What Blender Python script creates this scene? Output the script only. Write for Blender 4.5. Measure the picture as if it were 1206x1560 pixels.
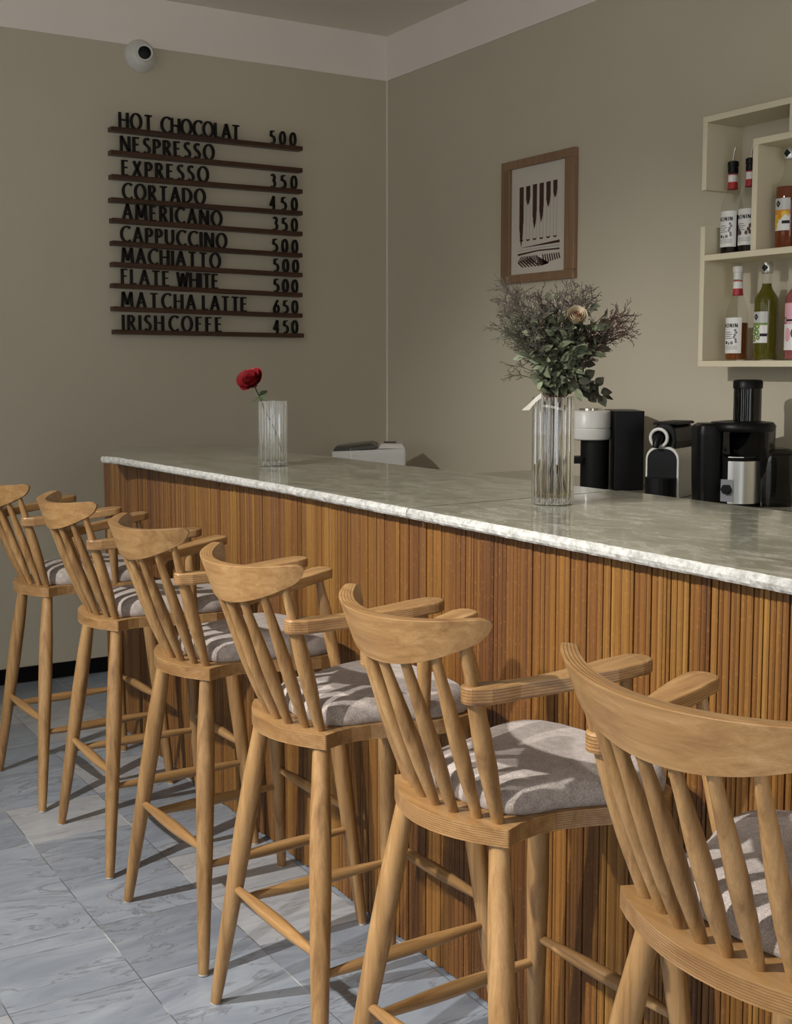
import bpy, math, random
from mathutils import Vector, Matrix
random.seed(7)
PI = math.pi
S = bpy.context.scene
for o in list(bpy.data.objects):
    bpy.data.objects.remove(o, do_unlink=True)

# ------------------------------------------------------------------ camera, world, lamps, exposure
CAM_Z = 1.45
YAW, PITCH = 31.516, 5.316
cd = bpy.data.cameras.new('camera'); cam = bpy.data.objects.new('camera', cd)
S.collection.objects.link(cam)
cam.location = (0, 0, CAM_Z)
cam.rotation_euler = (math.radians(90 - PITCH), 0, math.radians(-YAW))
cd.sensor_fit = 'HORIZONTAL'; cd.sensor_width = 36.0
cd.lens = 36.0 * 1860.9 / 1206.0
cd.shift_y = -48.85 / 1206.0
cd.clip_start = 0.05
S.camera = cam

W = bpy.data.worlds.new('world'); S.world = W; W.use_nodes = True
bg = W.node_tree.nodes['Background']
bg.inputs[0].default_value = (0.93, 0.97, 1.0, 1); bg.inputs[1].default_value = 2.8

def spot(name, loc, target, energy, size, angle, blend, color):
    l = bpy.data.lights.new(name, 'SPOT'); o = bpy.data.objects.new(name, l)
    S.collection.objects.link(o); o.location = loc
    o.rotation_euler = (Vector(target) - Vector(loc)).to_track_quat('-Z', 'Y').to_euler()
    l.energy = energy; l.shadow_soft_size = size; l.spot_size = math.radians(angle); l.spot_blend = blend; l.color = color
    return o
spot('spot_lamp', (-1.0, 2.70, 2.72), (1.35, 3.05, 0.60), 450, 0.022, 76, 1.0, (1.0, 0.97, 0.93))
spot('spot_lamp', (-1.0, 1.58, 2.72), (1.35, 1.00, 0.60), 470, 0.022, 76, 1.0, (1.0, 0.97, 0.93))

S.view_settings.view_transform = 'Standard'; S.view_settings.look = 'None'
S.view_settings.exposure = 0.0; S.view_settings.gamma = 1.0; S.view_settings.use_curve_mapping = False
S.cycles.use_denoising = True
S.cycles.max_bounces = 12; S.cycles.transmission_bounces = 12; S.cycles.transparent_max_bounces = 16

# ------------------------------------------------------------------ helpers
def link(o):
    S.collection.objects.link(o); return o

class MB:
    """collects faces and links them as one mesh object"""
    def __init__(self):
        self.v = []; self.f = []; self.m = []; self.s = []; self.p = []   # verts, faces, material index, smooth, layer value
    def add(self, vs, fs, mi=0, smooth=False, ply=None):
        b = len(self.v); self.v += [tuple(x) for x in vs]
        self.p += list(ply) if ply is not None else [0.0] * len(vs)
        for f in fs:
            self.f.append([b + i for i in f]); self.m.append(mi); self.s.append(smooth)
        return self
    def box(self, lo, hi, mi=0):
        x0, y0, z0 = lo; x1, y1, z1 = hi
        vs = [(x0,y0,z0),(x1,y0,z0),(x1,y1,z0),(x0,y1,z0),(x0,y0,z1),(x1,y0,z1),(x1,y1,z1),(x0,y1,z1)]
        return self.add(vs, [(3,2,1,0),(4,5,6,7),(0,1,5,4),(1,2,6,5),(2,3,7,6),(3,0,4,7)], mi)
    def prism(self, poly, z0, z1, mi=0, smooth=False, caps=True):
        n = len(poly)
        vs = [(x, y, z0) for x, y in poly] + [(x, y, z1) for x, y in poly]
        self.add(vs, [(i, (i+1) % n, n+(i+1) % n, n+i) for i in range(n)], mi, smooth, [0.0]*n+[1.0]*n)
        if caps:
            self.add(vs, [tuple(reversed(range(n))), tuple(range(n, 2*n))], mi, False, [0.0]*n+[1.0]*n)
        return self
    def rings(self, rings, mi=0, smooth=True, cap0=True, cap1=True, ply=None):
        n = len(rings[0]); vs = [p for r in rings for p in r]; fs = []
        for k in range(len(rings)-1):
            for i in range(n):
                j = (i+1) % n
                fs.append((k*n+i, k*n+j, (k+1)*n+j, (k+1)*n+i))
        self.add(vs, fs, mi, smooth, ply)
        if cap0: self.add(rings[0], [tuple(reversed(range(n)))], mi, False)
        if cap1: self.add(rings[-1], [tuple(range(n))], mi, False)
        return self
    def lathe(self, prof, c=(0, 0, 0), seg=32, mi=0, smooth=True, cap0=True, cap1=True, rf=None):
        rs = []
        for r, z in prof:
            rs.append([(c[0]+r*(rf(2*PI*i/seg) if rf else 1)*math.cos(2*PI*i/seg),
                        c[1]+r*(rf(2*PI*i/seg) if rf else 1)*math.sin(2*PI*i/seg), c[2]+z) for i in range(seg)])
        return self.rings(rs, mi, smooth, cap0, cap1)
    def tube(self, pts, rad, seg=10, mi=0, cap=True, flat=1.0):
        pts = [Vector(p) for p in pts]; n = len(pts)
        if not hasattr(rad, '__len__'): rad = [rad]*n
        rs = []; up = None
        for i, p in enumerate(pts):
            t = (pts[min(i+1, n-1)] - pts[max(i-1, 0)])
            t = t.normalized() if t.length > 1e-9 else Vector((0, 0, 1))
            if up is None:
                a = Vector((0, 0, 1)) if abs(t.z) < 0.9 else Vector((1, 0, 0))
                up = (a - t*a.dot(t)).normalized()
            else:
                up = (up - t*up.dot(t)).normalized()
            sd = t.cross(up)
            rs.append([tuple(p + (sd*math.cos(2*PI*k/seg) + up*math.sin(2*PI*k/seg)*flat)*rad[i]) for k in range(seg)])
        return self.rings(rs, mi, True, cap, cap)
    def build(self, name, mats, parent=None, loc=None, rot=None, bevel=0, bseg=2, angle=35):
        me = bpy.data.meshes.new(name); me.from_pydata(self.v, [], self.f)
        if not isinstance(mats, (list, tuple)): mats = [mats]
        for m in mats: me.materials.append(m)
        for i, pl in enumerate(me.polygons):
            pl.material_index = self.m[i]; pl.use_smooth = self.s[i]
        at = me.attributes.new('ply', 'FLOAT', 'POINT'); at.data.foreach_set('value', self.p)
        me.update()
        if any(self.s): me.set_sharp_from_angle(angle=math.radians(42))
        o = bpy.data.objects.new(name, me); link(o)
        if parent: o.parent = parent
        if loc: o.location = loc
        if rot: o.rotation_euler = rot
        if bevel:
            b = o.modifiers.new('bevel', 'BEVEL'); b.width = bevel; b.segments = bseg
            b.limit_method = 'ANGLE'; b.angle_limit = math.radians(angle); b.harden_normals = False
        return o

def thing(name, label, cat, loc=(0, 0, 0), rz=0.0, group=None):
    o = bpy.data.objects.new(name, None); link(o); o.empty_display_size = 0.05
    o.location = loc; o.rotation_euler = (0, 0, rz)
    o['label'] = label; o['category'] = cat
    if group: o['group'] = group
    return o
def tag(o, label, cat, group=None):
    o['label'] = label; o['category'] = cat
    if group: o['group'] = group
    return o
def struct(o):
    o['kind'] = 'structure'; return o
def rrect(x0, y0, x1, y1, r, n=5):
    pts = []
    for cx, cy, a0 in ((x1-r, y1-r, 0), (x0+r, y1-r, 90), (x0+r, y0+r, 180), (x1-r, y0+r, 270)):
        for k in range(n+1):
            a = math.radians(a0 + 90*k/n); pts.append((cx+r*math.cos(a), cy+r*math.sin(a)))
    return pts

# ------------------------------------------------------------------ materials
def srgb(r, g, b):
    f = lambda c: (c/255/12.92) if c/255 <= 0.04045 else ((c/255+0.055)/1.055)**2.4
    return (f(r), f(g), f(b), 1)
class NT:
    def __init__(self, name):
        self.m = bpy.data.materials.new(name); self.m.use_nodes = True; self.t = self.m.node_tree
        self.p = self.t.nodes['Principled BSDF']; self.out = self.t.nodes['Material Output']
    def n(self, typ, **kw):
        nd = self.t.nodes.new(typ)
        for k, v in kw.items():
            if k.startswith('_'): setattr(nd, k[1:], v)
            else: nd.inputs[int(k[1:]) if k[1:].isdigit() and k[0] == 'i' else k.replace('__', ' ')].default_value = v
        return nd
    def l(self, a, b): self.t.links.new(a, b)
    def set(self, **kw):
        for k, v in kw.items(): self.p.inputs[k.replace('_', ' ')].default_value = v
        return self
    def ramp(self, fac, stops):
        r = self.n('ShaderNodeValToRGB'); e = r.color_ramp.elements
        while len(e) < len(stops): e.new(0.5)
        for x, (p, c) in zip(e, stops): x.position = p; x.color = c
        self.l(fac, r.inputs[0]); return r.outputs[0]
    def coord(self, scale=(1, 1, 1), kind='Object', rot=(0, 0, 0)):
        c = self.n('ShaderNodeTexCoord'); mp = self.n('ShaderNodeMapping')
        mp.inputs['Scale'].default_value = scale; mp.inputs['Rotation'].default_value = rot
        self.l(c.outputs[kind], mp.inputs[0]); return mp.outputs[0]
    def noise(self, vec, scale=5, detail=4, rough=0.5, dist=0):
        nd = self.n('ShaderNodeTexNoise'); nd.inputs['Scale'].default_value = scale; nd.inputs['Detail'].default_value = detail
        nd.inputs['Roughness'].default_value = rough; nd.inputs['Distortion'].default_value = dist
        if vec is not None: self.l(vec, nd.inputs['Vector'])
        return nd.outputs['Fac']
    def math(self, op, a, b=None, c=None):
        nd = self.n('ShaderNodeMath', _operation=op)
        for i, x in enumerate((a, b, c)):
            if x is None: continue
            if hasattr(x, 'is_output'): self.l(x, nd.inputs[i])
            else: nd.inputs[i].default_value = x
        return nd.outputs[0]
    def mix(self, fac, a, b, mode='MIX'):
        nd = self.n('ShaderNodeMix', _data_type='RGBA', _blend_type=mode)
        for i, x in ((0, fac), (6, a), (7, b)):
            if hasattr(x, 'is_output'): self.l(x, nd.inputs[i])
            else: nd.inputs[i].default_value = x
        return nd.outputs[2]
    def bump(self, h, strength=0.1, dist=0.01):
        b = self.n('ShaderNodeBump'); b.inputs['Strength'].default_value = strength; b.inputs['Distance'].default_value = dist
        self.l(h, b.inputs['Height']); self.l(b.outputs[0], self.p.inputs['Normal'])
    def col(self, c): self.l(c, self.p.inputs['Base Color'])

def plain(name, c, rough=0.5, metal=0.0, noise=0.0, **kw):
    t = NT(name); t.set(Roughness=rough, Metallic=metal, **kw)
    if max(c[:3]) < .012: t.p.inputs['Specular IOR Level'].default_value = .22
    v = t.noise(t.coord(), 35, 3)
    k = 1 - noise
    t.col(t.ramp(v, [(0.3, (c[0]*k, c[1]*k, c[2]*k, 1)), (0.7, c)]))
    return t.m

def wood(name, axis='z', c0=srgb(114, 82, 48), c1=srgb(157, 120, 75), c2=srgb(177, 141, 96), ply=0, rough=0.36):
    t = NT(name); t.set(Roughness=rough)
    oi = t.n('ShaderNodeObjectInfo')
    sc = {'x': (2.6, 60, 60), 'y': (60, 2.6, 60), 'z': (60, 60, 2.6)}[axis]
    c = t.n('ShaderNodeTexCoord'); mp = t.n('ShaderNodeMapping'); mp.inputs['Scale'].default_value = sc
    t.l(c.outputs['Object'], mp.inputs[0])
    off = t.n('ShaderNodeVectorMath', _operation='SCALE'); off.inputs[0].default_value = (7.1, 3.3, 5.7)
    t.l(oi.outputs['Random'], off.inputs['Scale']); ad = t.n('ShaderNodeVectorMath', _operation='ADD')
    t.l(mp.outputs[0], ad.inputs[0]); t.l(off.outputs[0], ad.inputs[1])
    g = t.noise(ad.outputs[0], 0.8, 5, 0.65, 0.5)
    fine = t.noise(ad.outputs[0], 7.0, 3, 0.6)
    col = t.ramp(g, [(0.28, c0), (0.5, c1), (0.72, c2)])
    col = t.mix(t.math('MULTIPLY', t.math('SUBTRACT', 0.62, fine), 0.9), col, c0)
    # tone differs from piece to piece
    tone = t.n('ShaderNodeMapRange'); tone.inputs['To Min'].default_value = 0.84; tone.inputs['To Max'].default_value = 1.08
    t.l(oi.outputs['Random'], tone.inputs[0])
    hs = t.n('ShaderNodeHueSaturation'); t.l(tone.outputs[0], hs.inputs['Value']); t.l(col, hs.inputs['Color'])
    col = hs.outputs[0]
    if ply:
        a = t.n('ShaderNodeAttribute', _attribute_name='ply')
        w = t.math('ABSOLUTE', t.math('SINE', t.math('MULTIPLY', a.outputs['Fac'], PI*ply)))
        line = t.math('SUBTRACT', 1.0, t.math('SMOOTH_MIN', t.math('MULTIPLY', w, 1.35), 1.0, 0.1))
        inside = t.math('MULTIPLY', t.math('GREATER_THAN', a.outputs['Fac'], 0.03), t.math('LESS_THAN', a.outputs['Fac'], 0.97))
        bands = t.math('MULTIPLY', t.math('MULTIPLY', line, inside), 0.9)
        col = t.mix(bands, col, srgb(92, 58, 32))
    t.col(col)
    t.bump(fine, 0.08, 0.002)
    return t.m

M = {}
M['wood_z'] = wood('stool wood upright grain', 'z')
M['wood_y'] = wood('stool wood cross grain', 'y')
M['wood_x'] = wood('stool wood long grain', 'x')
M['ply_seat'] = wood('stool seat plywood', 'y', c0=srgb(128, 92, 54), ply=8)
M['ply_crest'] = wood('stool crest plywood', 'y', c0=srgb(130, 94, 56), ply=5)
M['ply_arm'] = wood('stool armrest plywood', 'x', c0=srgb(126, 90, 54), ply=6)

def fabric():
    t = NT('grey beige upholstery'); t.set(Roughness=0.95)
    v = t.coord()
    a = t.noise(v, 420, 2, 0.7); b = t.noise(v, 60, 4)
    t.col(t.ramp(t.math('ADD', t.math('MULTIPLY', a, 0.7), t.math('MULTIPLY', b, 0.3)), [(0.35, srgb(128, 117, 110)), (0.65, srgb(182, 171, 163))]))
    t.p.inputs['Sheen Weight'].default_value = 0.15
    t.bump(a, 0.35, 0.002); return t.m
M['fabric'] = fabric()

def wallpaint(name, c, var=0.05):
    t = NT(name); t.set(Roughness=0.75)
    v = t.coord()
    n1 = t.noise(v, 1.3, 4); n2 = t.noise(v, 140, 2)
    k = 1 - var
    t.col(t.ramp(n1, [(0.3, (c[0]*k, c[1]*k, c[2]*k, 1)), (0.7, c)]))
    t.bump(n2, 0.05, 0.002); return t.m
M['wall'] = wallpaint('beige wall paint', srgb(200, 191, 170))
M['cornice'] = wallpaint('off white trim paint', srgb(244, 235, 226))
M['ceiling'] = wallpaint('ceiling paint', srgb(238, 226, 214))
M['shelf'] = wallpaint('cream shelf lacquer', srgb(222, 212, 184), 0.03)

def floor_mat():
    t = NT('grey marble floor tiles'); t.set(Roughness=0.33)
    c = t.n('ShaderNodeTexCoord'); sp = t.n('ShaderNodeSeparateXYZ'); t.l(c.outputs['Object'], sp.inputs[0])
    P = 0.31
    ux = t.math('DIVIDE', t.math('SUBTRACT', sp.outputs[0], 0.938-3.1), P)
    uy = t.math('DIVIDE', t.math('SUBTRACT', sp.outputs[1], 3.012-0.3225*20), 0.3225)
    fx, fy = t.math('FRACT', ux), t.math('FRACT', uy)
    ix, iy = t.math('FLOOR', ux), t.math('FLOOR', uy)
    cid = t.n('ShaderNodeCombineXYZ'); t.l(ix, cid.inputs[0]); t.l(iy, cid.inputs[1])
    wn = t.n('ShaderNodeTexWhiteNoise', _noise_dimensions='3D'); t.l(cid.outputs[0], wn.inputs['Vector'])
    # veins: each tile takes its own piece of stone
    sc = t.n('ShaderNodeVectorMath', _operation='SCALE'); sc.inputs['Scale'].default_value = 13.0; t.l(wn.outputs['Color'], sc.inputs[0])
    ad = t.n('ShaderNodeVectorMath', _operation='ADD'); t.l(c.outputs['Object'], ad.inputs[0]); t.l(sc.outputs[0], ad.inputs[1])
    mp = t.n('ShaderNodeMapping'); mp.inputs['Scale'].default_value = (1.0, 3.0, 1.0); mp.inputs['Rotation'].default_value = (0, 0, 0.35); t.l(ad.outputs[0], mp.inputs[0])
    base = t.noise(mp.outputs[0], 3.0, 7, 0.62, 1.2)
    vein = t.noise(mp.outputs[0], 1.6, 8, 0.6, 2.2)
    vl = t.math('SUBTRACT', 1.0, t.math('MULTIPLY', t.math('ABSOLUTE', t.math('SUBTRACT', vein, 0.5)), 42.0))
    vl = t.math('MULTIPLY', t.math('MAXIMUM', vl, 0.0), t.math('MULTIPLY', t.math('GREATER_THAN', base, .46), .60))
    col = t.ramp(base, [(0.25, srgb(120, 128, 139)), (0.5, srgb(145, 153, 163)), (0.78, srgb(167, 174, 180))])
    col = t.mix(vl, col, srgb(92, 92, 97))
    warm = t.math('MULTIPLY', t.math('GREATER_THAN', wn.outputs['Value'], 0.80), 0.22)
    col = t.mix(warm, col, srgb(196, 184, 168))
    hs = t.n('ShaderNodeHueSaturation'); mr = t.n('ShaderNodeMapRange'); mr.inputs['To Min'].default_value = 0.82; mr.inputs['To Max'].default_value = 1.05
    t.l(wn.outputs['Value'], mr.inputs[0]); t.l(mr.outputs[0], hs.inputs['Value']); t.l(col, hs.inputs['Color']); col = hs.outputs[0]
    d = t.math('MINIMUM', t.math('MINIMUM', fx, t.math('SUBTRACT', 1.0, fx)), t.math('MINIMUM', fy, t.math('SUBTRACT', 1.0, fy)))
    j = t.math('LESS_THAN', d, 0.0050)
    jn = t.noise(c.outputs['Object'], 5, 3)
    jc = t.ramp(jn, [(0.50, srgb(84, 84, 86)), (0.62, srgb(196, 196, 194))])
    col = t.mix(t.math('MULTIPLY', j, 0.8), col, jc)
    t.col(col)
    t.bump(t.math('SUBTRACT', 1.0, j), 0.4, 0.002)
    return t.m
M['floor'] = floor_mat()

def marble():
    t = NT('greenish beige marble'); t.set(Roughness=0.09)
    v = t.coord((2.2, 1.0, 1.0))
    a = t.noise(v, 7, 8, 0.65, 1.4); b = t.noise(v, 55, 5, 0.7); d = t.noise(v, 2.2, 4, 0.5)
    s = t.math('ADD', t.math('MULTIPLY', a, 0.55), t.math('ADD', t.math('MULTIPLY', b, 0.3), t.math('MULTIPLY', d, 0.2)))
    t.col(t.ramp(s, [(0.42, srgb(112, 109, 93)), (0.52, srgb(142, 140, 124)), (0.60, srgb(172, 170, 156))]))
    t.bump(b, 0.02, 0.001); return t.m
M['marble'] = marble()
def edge_stone():
    t = NT('rough broken marble edge'); t.set(Roughness=0.7)
    v = t.coord(); a = t.noise(v, 60, 5, 0.7); b = t.noise(v, 18, 4)
    t.col(t.ramp(a, [(0.35, srgb(150, 149, 143)), (0.6, srgb(196, 195, 190))]))
    t.bump(t.math('ADD', a, b), 0.5, 0.004); return t.m
M['edge'] = edge_stone()

def slat_mat():
    t = NT('warm brown slat wood'); t.set(Roughness=0.5)
    a = t.n('ShaderNodeAttribute', _attribute_name='ply')
    v = t.coord((26, 26, 1.6)); n1 = t.noise(v, 2.2, 5, 0.6, 0.6)
    v2 = t.coord((60, 60, 60)); n2 = t.noise(v2, 2.0, 3, 0.6)
    base = t.ramp(a.outputs['Fac'], [(0.0, srgb(80, 46, 18)), (0.35, srgb(112, 71, 27)), (0.7, srgb(132, 90, 34)), (1.0, srgb(154, 112, 50))])
    col = t.mix(t.math('MULTIPLY', t.math('SUBTRACT', 0.75, n1), 0.9), base, srgb(72, 38, 14))
    col = t.mix(t.math('MULTIPLY', t.math('GREATER_THAN', n2, 0.62), 0.18), col, srgb(174, 128, 66))
    t.col(col); t.bump(n1, 0.12, 0.002); return t.m
M['slat'] = slat_mat()
M['dark_back'] = plain('dark backing board', srgb(34, 22, 15), 0.8)
M['rail'] = wood('dark walnut rail', 'x', c0=srgb(52, 30, 18), c1=srgb(70, 42, 26), c2=srgb(84, 52, 32))
M['letter'] = plain('black acrylic letters', srgb(22, 20, 19), 0.45)
M['black'] = plain('black glossy plastic', srgb(9, 9, 10), 0.4)
M['black_matte'] = plain('black matt plastic', srgb(13, 13, 14), 0.55)
M['white'] = plain('white plastic', srgb(214, 212, 206), 0.35)
M['whitegrey'] = plain('light grey plastic', srgb(190, 190, 186), 0.4)
M['steel'] = plain('brushed steel', srgb(214, 213, 210), 0.34, 1.0)
M['chrome'] = plain('chrome', srgb(210, 210, 205), 0.12, 1.0)
M['darktile'] = plain('black glazed skirting tile', srgb(16, 15, 16), 0.25)
M['grout'] = plain('grey grout', srgb(150, 146, 138), 0.9)
M['frame'] = wood('frame oak', 'z', c0=srgb(122, 94, 70), c1=srgb(140, 110, 84), c2=srgb(152, 122, 94))
M['paper'] = plain('print paper', srgb(206, 198, 186), 0.8)
M['ink'] = plain('brown print ink', srgb(74, 46, 38), 0.8, noise=0.35)
M['ink_pale'] = plain('pale grey print ink', srgb(176, 172, 164), 0.8, noise=0.2)
M['label'] = plain('white paper label', srgb(226, 224, 220), 0.5)
M['red'] = plain('red label band', srgb(176, 34, 40), 0.5)
M['inkblack'] = plain('black label print', srgb(24, 24, 26), 0.5)
M['inkgrey'] = plain('grey label print', srgb(120, 122, 126), 0.5)
M['yellow'] = plain('yellow fruit print', srgb(226, 184, 40), 0.5, noise=0.2)
M['orange'] = plain('orange fruit print', srgb(214, 140, 40), 0.5, noise=0.2)
M['green'] = plain('green fruit print', srgb(120, 150, 70), 0.5, noise=0.4)
M['pink'] = plain('pink label', srgb(226, 168, 180), 0.5, noise=0.1)
M['brown_print'] = plain('brown bean print', srgb(86, 52, 40), 0.5, noise=0.3)
M['leaf'] = plain('dried green leaf', srgb(92, 98, 72), 0.75, noise=0.35)
M['leaf_dark'] = plain('dark dried leaf', srgb(52, 52, 36), 0.75, noise=0.4)
M['leaf_pale'] = plain('pale dried leaf', srgb(122, 130, 102), 0.75, noise=0.3)
M['wisp'] = plain('mauve grey dried sprig', srgb(98, 90, 80), 0.85, noise=0.3)
M['wisp_green'] = plain('grey green dried sprig', srgb(92, 92, 74), 0.85, noise=0.3)
M['wisp_red'] = plain('red brown dried sprig', srgb(92, 70, 62), 0.85, noise=0.35)
M['stem'] = plain('brown stem', srgb(84, 66, 46), 0.8, noise=0.3)
M['rosestem'] = plain('dark green rose stem', srgb(58, 62, 40), 0.6, noise=0.3)
M['roseleaf'] = plain('green rose leaf', srgb(66, 82, 44), 0.55, noise=0.3)
M['rose'] = plain('deep red rose petal', srgb(140, 16, 26), 0.6, noise=0.35)
M['cream_rose'] = plain('cream rose petal', srgb(206, 190, 160), 0.7, noise=0.25)
M['cream_core'] = plain('dusky rose petal', srgb(176, 138, 112), 0.7, noise=0.25)
M['ribbon'] = plain('white ribbon', srgb(190, 184, 172), 0.6)
M['rubber'] = plain('pale glide', srgb(178, 172, 162), 0.6)
M['lidgrey'] = plain('smoked grey lid', srgb(74, 72, 66), 0.25)
M['cabinet'] = plain('grey brown cabinet board', srgb(120, 112, 98), 0.6)

def glass(name, tint=(1, 1, 1, 1), rough=0.0, ior=1.47):
    t = NT(name); t.set(Base_Color=tint, Roughness=rough, IOR=ior); t.p.inputs['Transmission Weight'].default_value = 1.0
    return t.m
def thin_glass(name, tint, refl=1.0, ior=1.5):
    t = NT(name); tr = t.n('ShaderNodeBsdfTransparent'); tr.inputs[0].default_value = tint
    gl = t.n('ShaderNodeBsdfGlossy'); gl.inputs['Roughness'].default_value = 0.04
    fr = t.n('ShaderNodeFresnel'); fr.inputs[0].default_value = ior
    ge = t.n('ShaderNodeNewGeometry')      # only the outer skin mirrors: the wall is one thin sheet
    mx = t.n('ShaderNodeMixShader'); t.l(t.math('MULTIPLY', t.math('MULTIPLY', fr.outputs[0], refl), t.math('SUBTRACT', 1.0, ge.outputs['Backfacing'])), mx.inputs[0])
    t.l(tr.outputs[0], mx.inputs[1]); t.l(gl.outputs[0], mx.inputs[2]); t.l(mx.outputs[0], t.out.inputs[0]); return t.m
M['crystal'] = glass('solid crystal', (0.99, 0.99, 0.99, 1), ior=1.45); M['glass'] = None; M['water'] = None; M['clear_water'] = None
M['glass'] = thin_glass('vase glass', (0.985, 0.985, 0.98, 1), 1.0, 2.5)
M['water'] = thin_glass('vase water', (0.84, 0.79, 0.62, 1), .6, 1.33)
M['clear_water'] = thin_glass('clear vase water', (0.95, 0.95, 0.90, 1), .6, 1.33)
M['bottle'] = thin_glass('clear bottle glass', (0.93, 0.94, 0.93, 1))
M['smoke'] = thin_glass('smoked clear plastic', (0.30, 0.30, 0.32, 1))
M['smoke_dark'] = thin_glass('dark smoked plastic', (0.26, 0.26, 0.28, 1))
def liquid(name, c):
    t = NT(name); t.set(Base_Color=c, Roughness=0.08, IOR=1.2); t.p.inputs['Transmission Weight'].default_value = 0.55
    return t.m
M['liq_dark'] = liquid('dark coffee syrup', srgb(34, 20, 14))
M['liq_amber'] = liquid('amber syrup', srgb(150, 84, 32))
M['liq_rust'] = liquid('orange brown syrup', srgb(150, 72, 22))
M['liq_green'] = liquid('green syrup', srgb(112, 106, 22))
M['liq_pink'] = liquid('pink syrup', srgb(196, 112, 116))

# ------------------------------------------------------------------ lettering (nib strokes)
def arc(cx, cy, rx, ry, a0, a1, n=14):
    return [(cx+rx*math.cos(math.radians(a0+(a1-a0)*k/n)), cy+ry*math.sin(math.radians(a0+(a1-a0)*k/n))) for k in range(n+1)]
GL = {
 'H': (.64, [[(0,0),(0,1)], [(.64,0),(.64,1)], [(0,.52),(.64,.52)]]),
 'O': (.84, [arc(.42,.5,.42,.5,90,450,28)]),
 'T': (.62, [[(0,.96),(.62,.96)], [(.31,0),(.31,1)]]),
 'C': (.66, [arc(.46,.5,.46,.5,50,310,20)]),
 'L': (.42, [[(0,0),(0,1)], [(0,.04),(.42,.04)]]),
 'A': (.70, [[(0,0),(.36,1)], [(.34,1),(.70,0)], [(.13,.33),(.57,.33)]]),
 'N': (.66, [[(0,0),(0,1)], [(0,1),(.66,0)], [(.66,0),(.66,1)]]),
 'E': (.45, [[(0,0),(0,1)], [(0,.96),(.43,.96)], [(0,.53),(.38,.53)], [(0,.04),(.45,.04)]]),
 'S': (.46, [[(.43,.90),(.34,.96),(.22,.98),(.10,.93),(.04,.82),(.04,.70),(.12,.60),(.25,.52),(.38,.43),(.45,.32),(.44,.18),(.36,.06),(.22,.02),(.08,.05),(.0,.11)]]),
 'P': (.46, [[(0,0),(0,1)], [(0,.96)]+arc(.16,.71,.29,.25,90,-90,12)+[(0,.46)]]),
 'R': (.52, [[(0,0),(0,1)], [(0,.96)]+arc(.16,.73,.27,.23,90,-90,12)+[(0,.50)], [(.2,.5),(.52,0)]]),
 'X': (.62, [[(0,0),(.6,1)], [(.02,1),(.62,0)]]),
 'D': (.68, [[(0,0),(0,1)], [(0,.96)]+arc(.18,.5,.5,.46,90,-90,16)+[(0,.04)]]),
 'M': (.84, [[(0,0),(.08,1)], [(.08,1),(.42,.18)], [(.42,.18),(.76,1)], [(.76,1),(.84,0)]]),
 'I': (.02, [[(.01,0),(.01,1)]]),
 'U': (.60, [[(0,1),(0,.34)]+arc(.30,.34,.30,.32,180,360,12)+[(.60,1)]]),
 'F': (.42, [[(0,0),(0,1)], [(0,.96),(.42,.96)], [(0,.52),(.36,.52)]]),
 'W': (.92, [[(0,1),(.23,0)], [(.23,0),(.46,.92)], [(.46,.92),(.69,0)], [(.69,0),(.92,1)]]),
 '5': (.44, [[(.42,.96),(.10,.96)], [(.10,.96),(.06,.56)], [(.06,.56)]+arc(.17,.31,.27,.29,95,-120,14)]),
 '0': (.50, [arc(.25,.5,.25,.49,90,450,24)]),
 '3': (.42, [[(.02,.90)]+arc(.16,.75,.22,.23,90,-80,9)+arc(.14,.29,.28,.27,80,-120,12)]),
 '4': (.52, [[(.36,0),(.36,1)], [(.36,1),(0,.28)], [(0,.28),(.52,.28)]]),
 '6': (.46, [[(.38,.98),(.18,.72),(.04,.42)], arc(.23,.30,.23,.29,150,510,20)]),
}
def stroke_quads(pts, thin, thick):
    """a polyline as a strip whose width follows the pen's direction"""
    n = len(pts); L = []; R = []
    for i in range(n):
        a = pts[max(i-1, 0)]; b = pts[min(i+1, n-1)]
        dx, dy = b[0]-a[0], b[1]-a[1]
        if pts[0] == pts[-1] or (abs(pts[0][0]-pts[-1][0]) < 1e-6 and abs(pts[0][1]-pts[-1][1]) < 1e-6):
            if i in (0, n-1):
                dx, dy = pts[1][0]-pts[-2][0], pts[1][1]-pts[-2][1]
        d = math.hypot(dx, dy) or 1; dx /= d; dy /= d
        w = (thin + (thick-thin)*abs(dy))/2
        L.append((pts[i][0]-dy*w, pts[i][1]+dx*w)); R.append((pts[i][0]+dy*w, pts[i][1]-dx*w))
    return L, R
def glyph(mb, ch, x0, z0, h, fn, mi=0, depth=0.006, thin=.075, thick=.145, sx=1.0, body=True):
    """adds one character; fn maps (u, v, d) to a point"""
    for st in GL[ch][1]:
        L, R = stroke_quads([(p[0]*sx, p[1]) for p in st], thin, thick)
        n = len(L); vs = []
        for d in ((0.0, depth) if body else (0.0,)):
            vs += [fn(x0+p[0]*h, z0+p[1]*h, d) for p in L] + [fn(x0+p[0]*h, z0+p[1]*h, d) for p in R]
        fs = [(i, i+1, n+i+1, n+i) for i in range(n-1)]
        if body:
            o = 2*n
            fs += [(o+n+i, o+n+i+1, o+i+1, o+i) for i in range(n-1)]
            fs += [(o+i, o+i+1, i+1, i) for i in range(n-1)] + [(n+i, n+i+1, o+n+i+1, o+n+i) for i in range(n-1)]
            fs += [(0, n, o+n, o), (n-1, o+n-1, o+2*n-1, 2*n-1)]
        mb.add(vs, fs, mi)
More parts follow.
